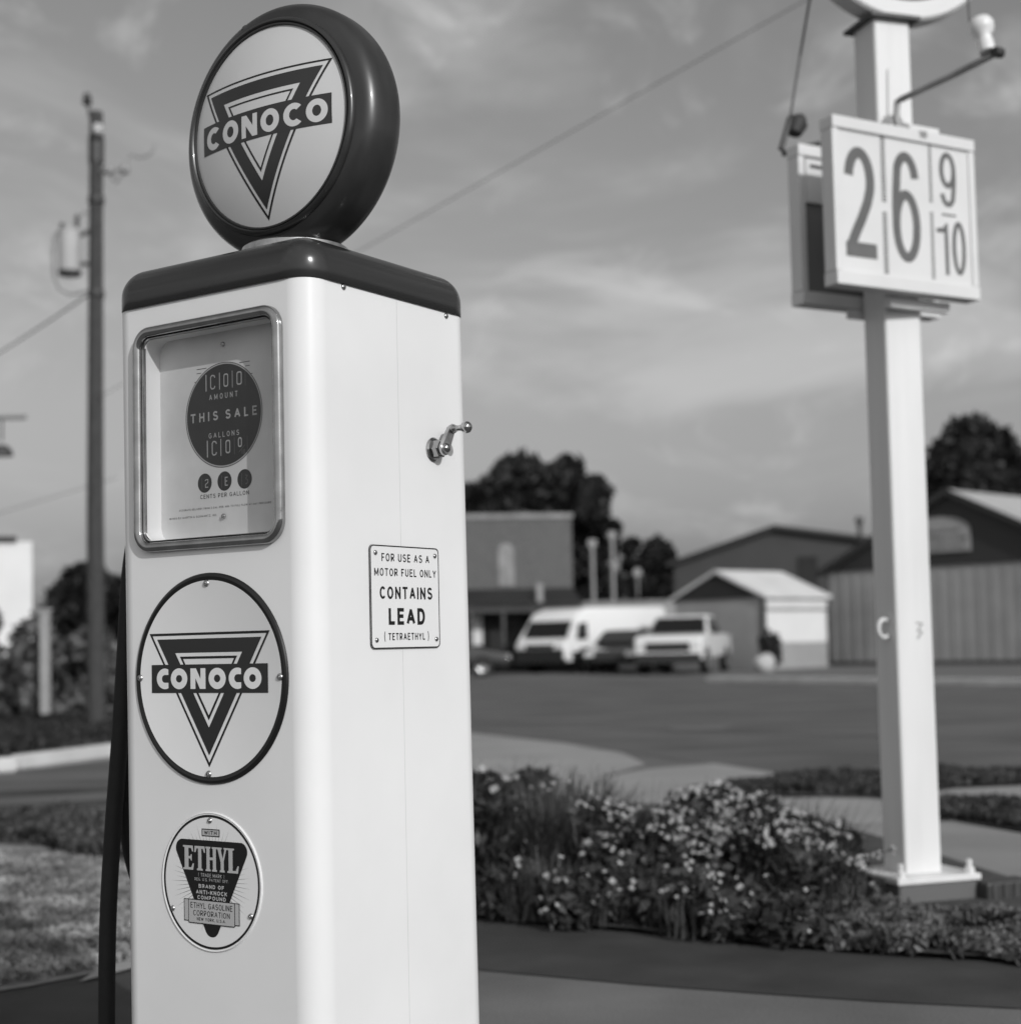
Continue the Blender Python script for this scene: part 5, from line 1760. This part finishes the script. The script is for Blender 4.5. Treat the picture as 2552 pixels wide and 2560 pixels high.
a = [bm.verts.new(p + Vector((FX + .021, 0, 0))) for p in out]; b = [bm.verts.new(p + Vector((FX + .029, 0, 0))) for p in out]
f1 = bm.faces.new(a); f2 = bm.faces.new(b[::-1])
for i in range(len(out)): bm.faces.new((a[i], a[(i + 1) % len(out)], b[(i + 1) % len(out)], b[i]))
bmesh.ops.bevel(bm, geom=list(f1.edges) + list(f2.edges), offset=.0018, segments=3, affect='EDGES')
obj('arm', bm, 'dull_chrome', ck, smooth=.7)
bm = bmesh.new(); lathe(bm, [(.009, .028), (.009, .030), (.007, .034), (.004, .036), (.001, .036)], 'x', (FX, hy, hzz), 20); obj('cap_nut', bm, 'chrome', ck, smooth=.8)
bm = bmesh.new(); lathe(bm, [(.008, .026), (.0090, .029), (.0076, .033), (.0056, .037), (.0050, .042), (.0060, .048), (.0068, .050), (.0064, .0512), (.0094, .053), (.0106, .058), (.0098, .063), (.006, .067), (.001, .0685)], 'x', (FX, ey, ez), 28); obj('knob', bm, 'chrome', ck, smooth=.9)

# cap --------------------------------------------------------------------
bm = bmesh.new()
o_ = .0045
prof = [(o_ - .006, zt + .0005), (o_ - .001, zt - .0025), (o_, zt - .001), (o_, zt + .022)]
Rf = .052
for k in range(1, 13):
    a_ = (PI / 2) * k / 12
    prof.append((o_ - Rf * (1 - math.cos(a_)), zt + .022 + Rf * math.sin(a_)))
prof += [(-.08, zt + .079), (-.12, zt + .083)]
rs = []
for (off_, z) in prof:
    cr = max(.010, RC + .008 + off_) if off_ > -.045 else .014
    rs.append([bm.verts.new((x, y, z)) for x, y in rrect(FX + off_, Dp / 2 + off_, cr, 10)])
for r0, r1 in zip(rs, rs[1:]):
    for i in range(len(r0)): bm.faces.new((r0[i], r0[(i + 1) % len(r0)], r1[(i + 1) % len(r0)], r1[i]))
bm.faces.new(rs[-1])
for v in bm.verts:
    if v.co.x < -.05: v.co.x -= .0047
    if v.co.y > .05: v.co.y -= .0062
obj('cap', bm, 'dark_enamel', pump, smooth=1.2)

# globe ---------------------------------------------------------------------
zg = EYE + .934
bm = bmesh.new()
lathe(bm, [(.125, zt + .080), (.122, zt + .086), (.098, zt + .090), (.096, zt + .094), (.096, zt + .118), (.090, zt + .122), (.05, zt + .122)], 'z', (0, 0, 0), 64)
obj('collar', bm, 'dull_chrome', pump, smooth=.7)
bm = bmesh.new()
prof = [(.1835, -.0560), (.1850, -.0670), (.1885, -.0705), (.1930, -.0690), (.1955, -.0640), (.1960, -.0600)]
for k in range(1, 28):
    t_ = k / 28
    h_ = .0600 - t_ * (.0600 + .0450)
    e_ = (h_ - .0075) / .0535
    R_ = .192 + .0385 * (max(0, 1 - abs(e_) ** 3.0)) ** .55
    prof.append((R_, -h_))
prof += [(.1925, .0460), (.1955, .0500), (.1925, .0535), (.1870, .0545), (.1850, .050), (.1835, .042)]
lathe(bm, prof, 'y', (0, 0, zg), 128)
gb = obj('globe', bm, 'globe_paint', pump, smooth=.9)
bm = bmesh.new()                                    # seam strap over the top of the band
NS = 15
rows = []
for k in range(4, 30):
    r_, y_ = prof[min(k + 2, len(prof) - 1)]
    rows.append((r_, y_))
va = []
for (r_, y_) in rows:
    line = []
    for j in range(4):
        an = PI / 2 + .35 + (j - 1.5) * .0085
        rr_ = r_ + (.0016 if j in (1, 2) else .0002)
        line.append(bm.verts.new((rr_ * math.cos(an), y_, zg + rr_ * math.sin(an))))
    va.append(line)
for l0_, l1_ in zip(va, va[1:]):
    for j in range(3): bm.faces.new((l0_[j], l0_[j + 1], l1_[j + 1], l1_[j]))
obj('seam_strap', bm, 'globe_paint', gb, smooth=1.0)
bm = bmesh.new(); lathe(bm, [(.1795, -.0625), (.1815, -.069), (.1845, -.0685), (.1848, -.060)], 'y', (0, 0, zg), 128); obj('seal_ring', bm, 'rubber_seal', gb, smooth=.9)
RL, BL_ = .1838, .030
RS = (RL * RL + BL_ * BL_) / (2 * BL_)


def dome(x, y, l):
    r2 = x * x + y * y
    return (x, -.0640 - (math.sqrt(max(0, RS * RS - r2)) - (RS - BL_)) - l * .00022, zg + y)


bm = bmesh.new()
rings_ = []
for k in range(41):
    r_ = RL * (1 - k / 40)
    rings_.append((r_, dome(r_, 0, 0)[1]))
lathe(bm, [(max(r_, 0), y_) for r_, y_ in rings_], 'y', (0, 0, zg), 128)
P = Print(); emblem(P, 2, 1, 0, True)
pb_ = P.bm(lambda x, y, l: dome(x, y, l + .5), grid=.006)
vm = {v: bm.verts.new(v.co) for v in pb_.verts}
for f in pb_.faces:
    q = bm.faces.new([vm[v] for v in f.verts]); q.material_index = f.material_index; q.smooth = True
pb_.free()
obj('globe_lens', bm, ['lens', 'print_black', 'print_dark'], gb, smooth=PI)
bm = bmesh.new(); lathe(bm, [(r_, -y_ - .012) for r_, y_ in rings_], 'y', (0, 0, zg), 96); obj('globe_lens', bm, 'lens', gb, smooth=PI)

# hose and its boot on the left side ------------------------------------------
ploc = Vector(pctr)
inv = Matrix.Rotation(-math.atan2(-uu.y, -uu.x), 4, 'Z')


def PLc(px, py, Y): return inv @ (at(px, py, Y) - ploc)


def smooth_path(pts, n=10):
    out = []
    m_ = len(pts)
    for i in range(m_ - 1):
        p0, p1, p2, p3 = pts[max(i - 1, 0)], pts[i], pts[i + 1], pts[min(i + 2, m_ - 1)]
        for k in range(n):
            s = k / n
            out.append(.5 * ((2 * p1) + (p2 - p0) * s + (2 * p0 - 5 * p1 + 4 * p2 - p3) * s * s + (3 * p1 - p0 - 3 * p2 + p3) * s ** 3))
    out.append(pts[-1])
    return out


YH = 2.93
hp = [PLc(262, 985, YH), PLc(246, 1080, YH), PLc(236, 1240, YH), PLc(226, 1400, YH), PLc(214, 1560, YH), PLc(205, 1720, YH), PLc(202, 1880, YH), PLc(204, 2080, YH), PLc(222, 2250, YH), PLc(262, 2340, YH)]
bm = bmesh.new(); tube(bm, smooth_path(hp), .0158, 20); obj('hose', bm, 'rubber', pump, smooth=PI)
hp = [PLc(285, 1000, 2.96), PLc(262, 1060, 2.96), PLc(248, 1180, 2.96), PLc(240, 1350, 2.97), PLc(238, 1480, 2.97), PLc(246, 1600, 2.98), PLc(275, 1700, 2.98)]
bm = bmesh.new(); tube(bm, smooth_path(hp), .0150, 20); obj('hose', bm, 'rubber', pump, smooth=PI)
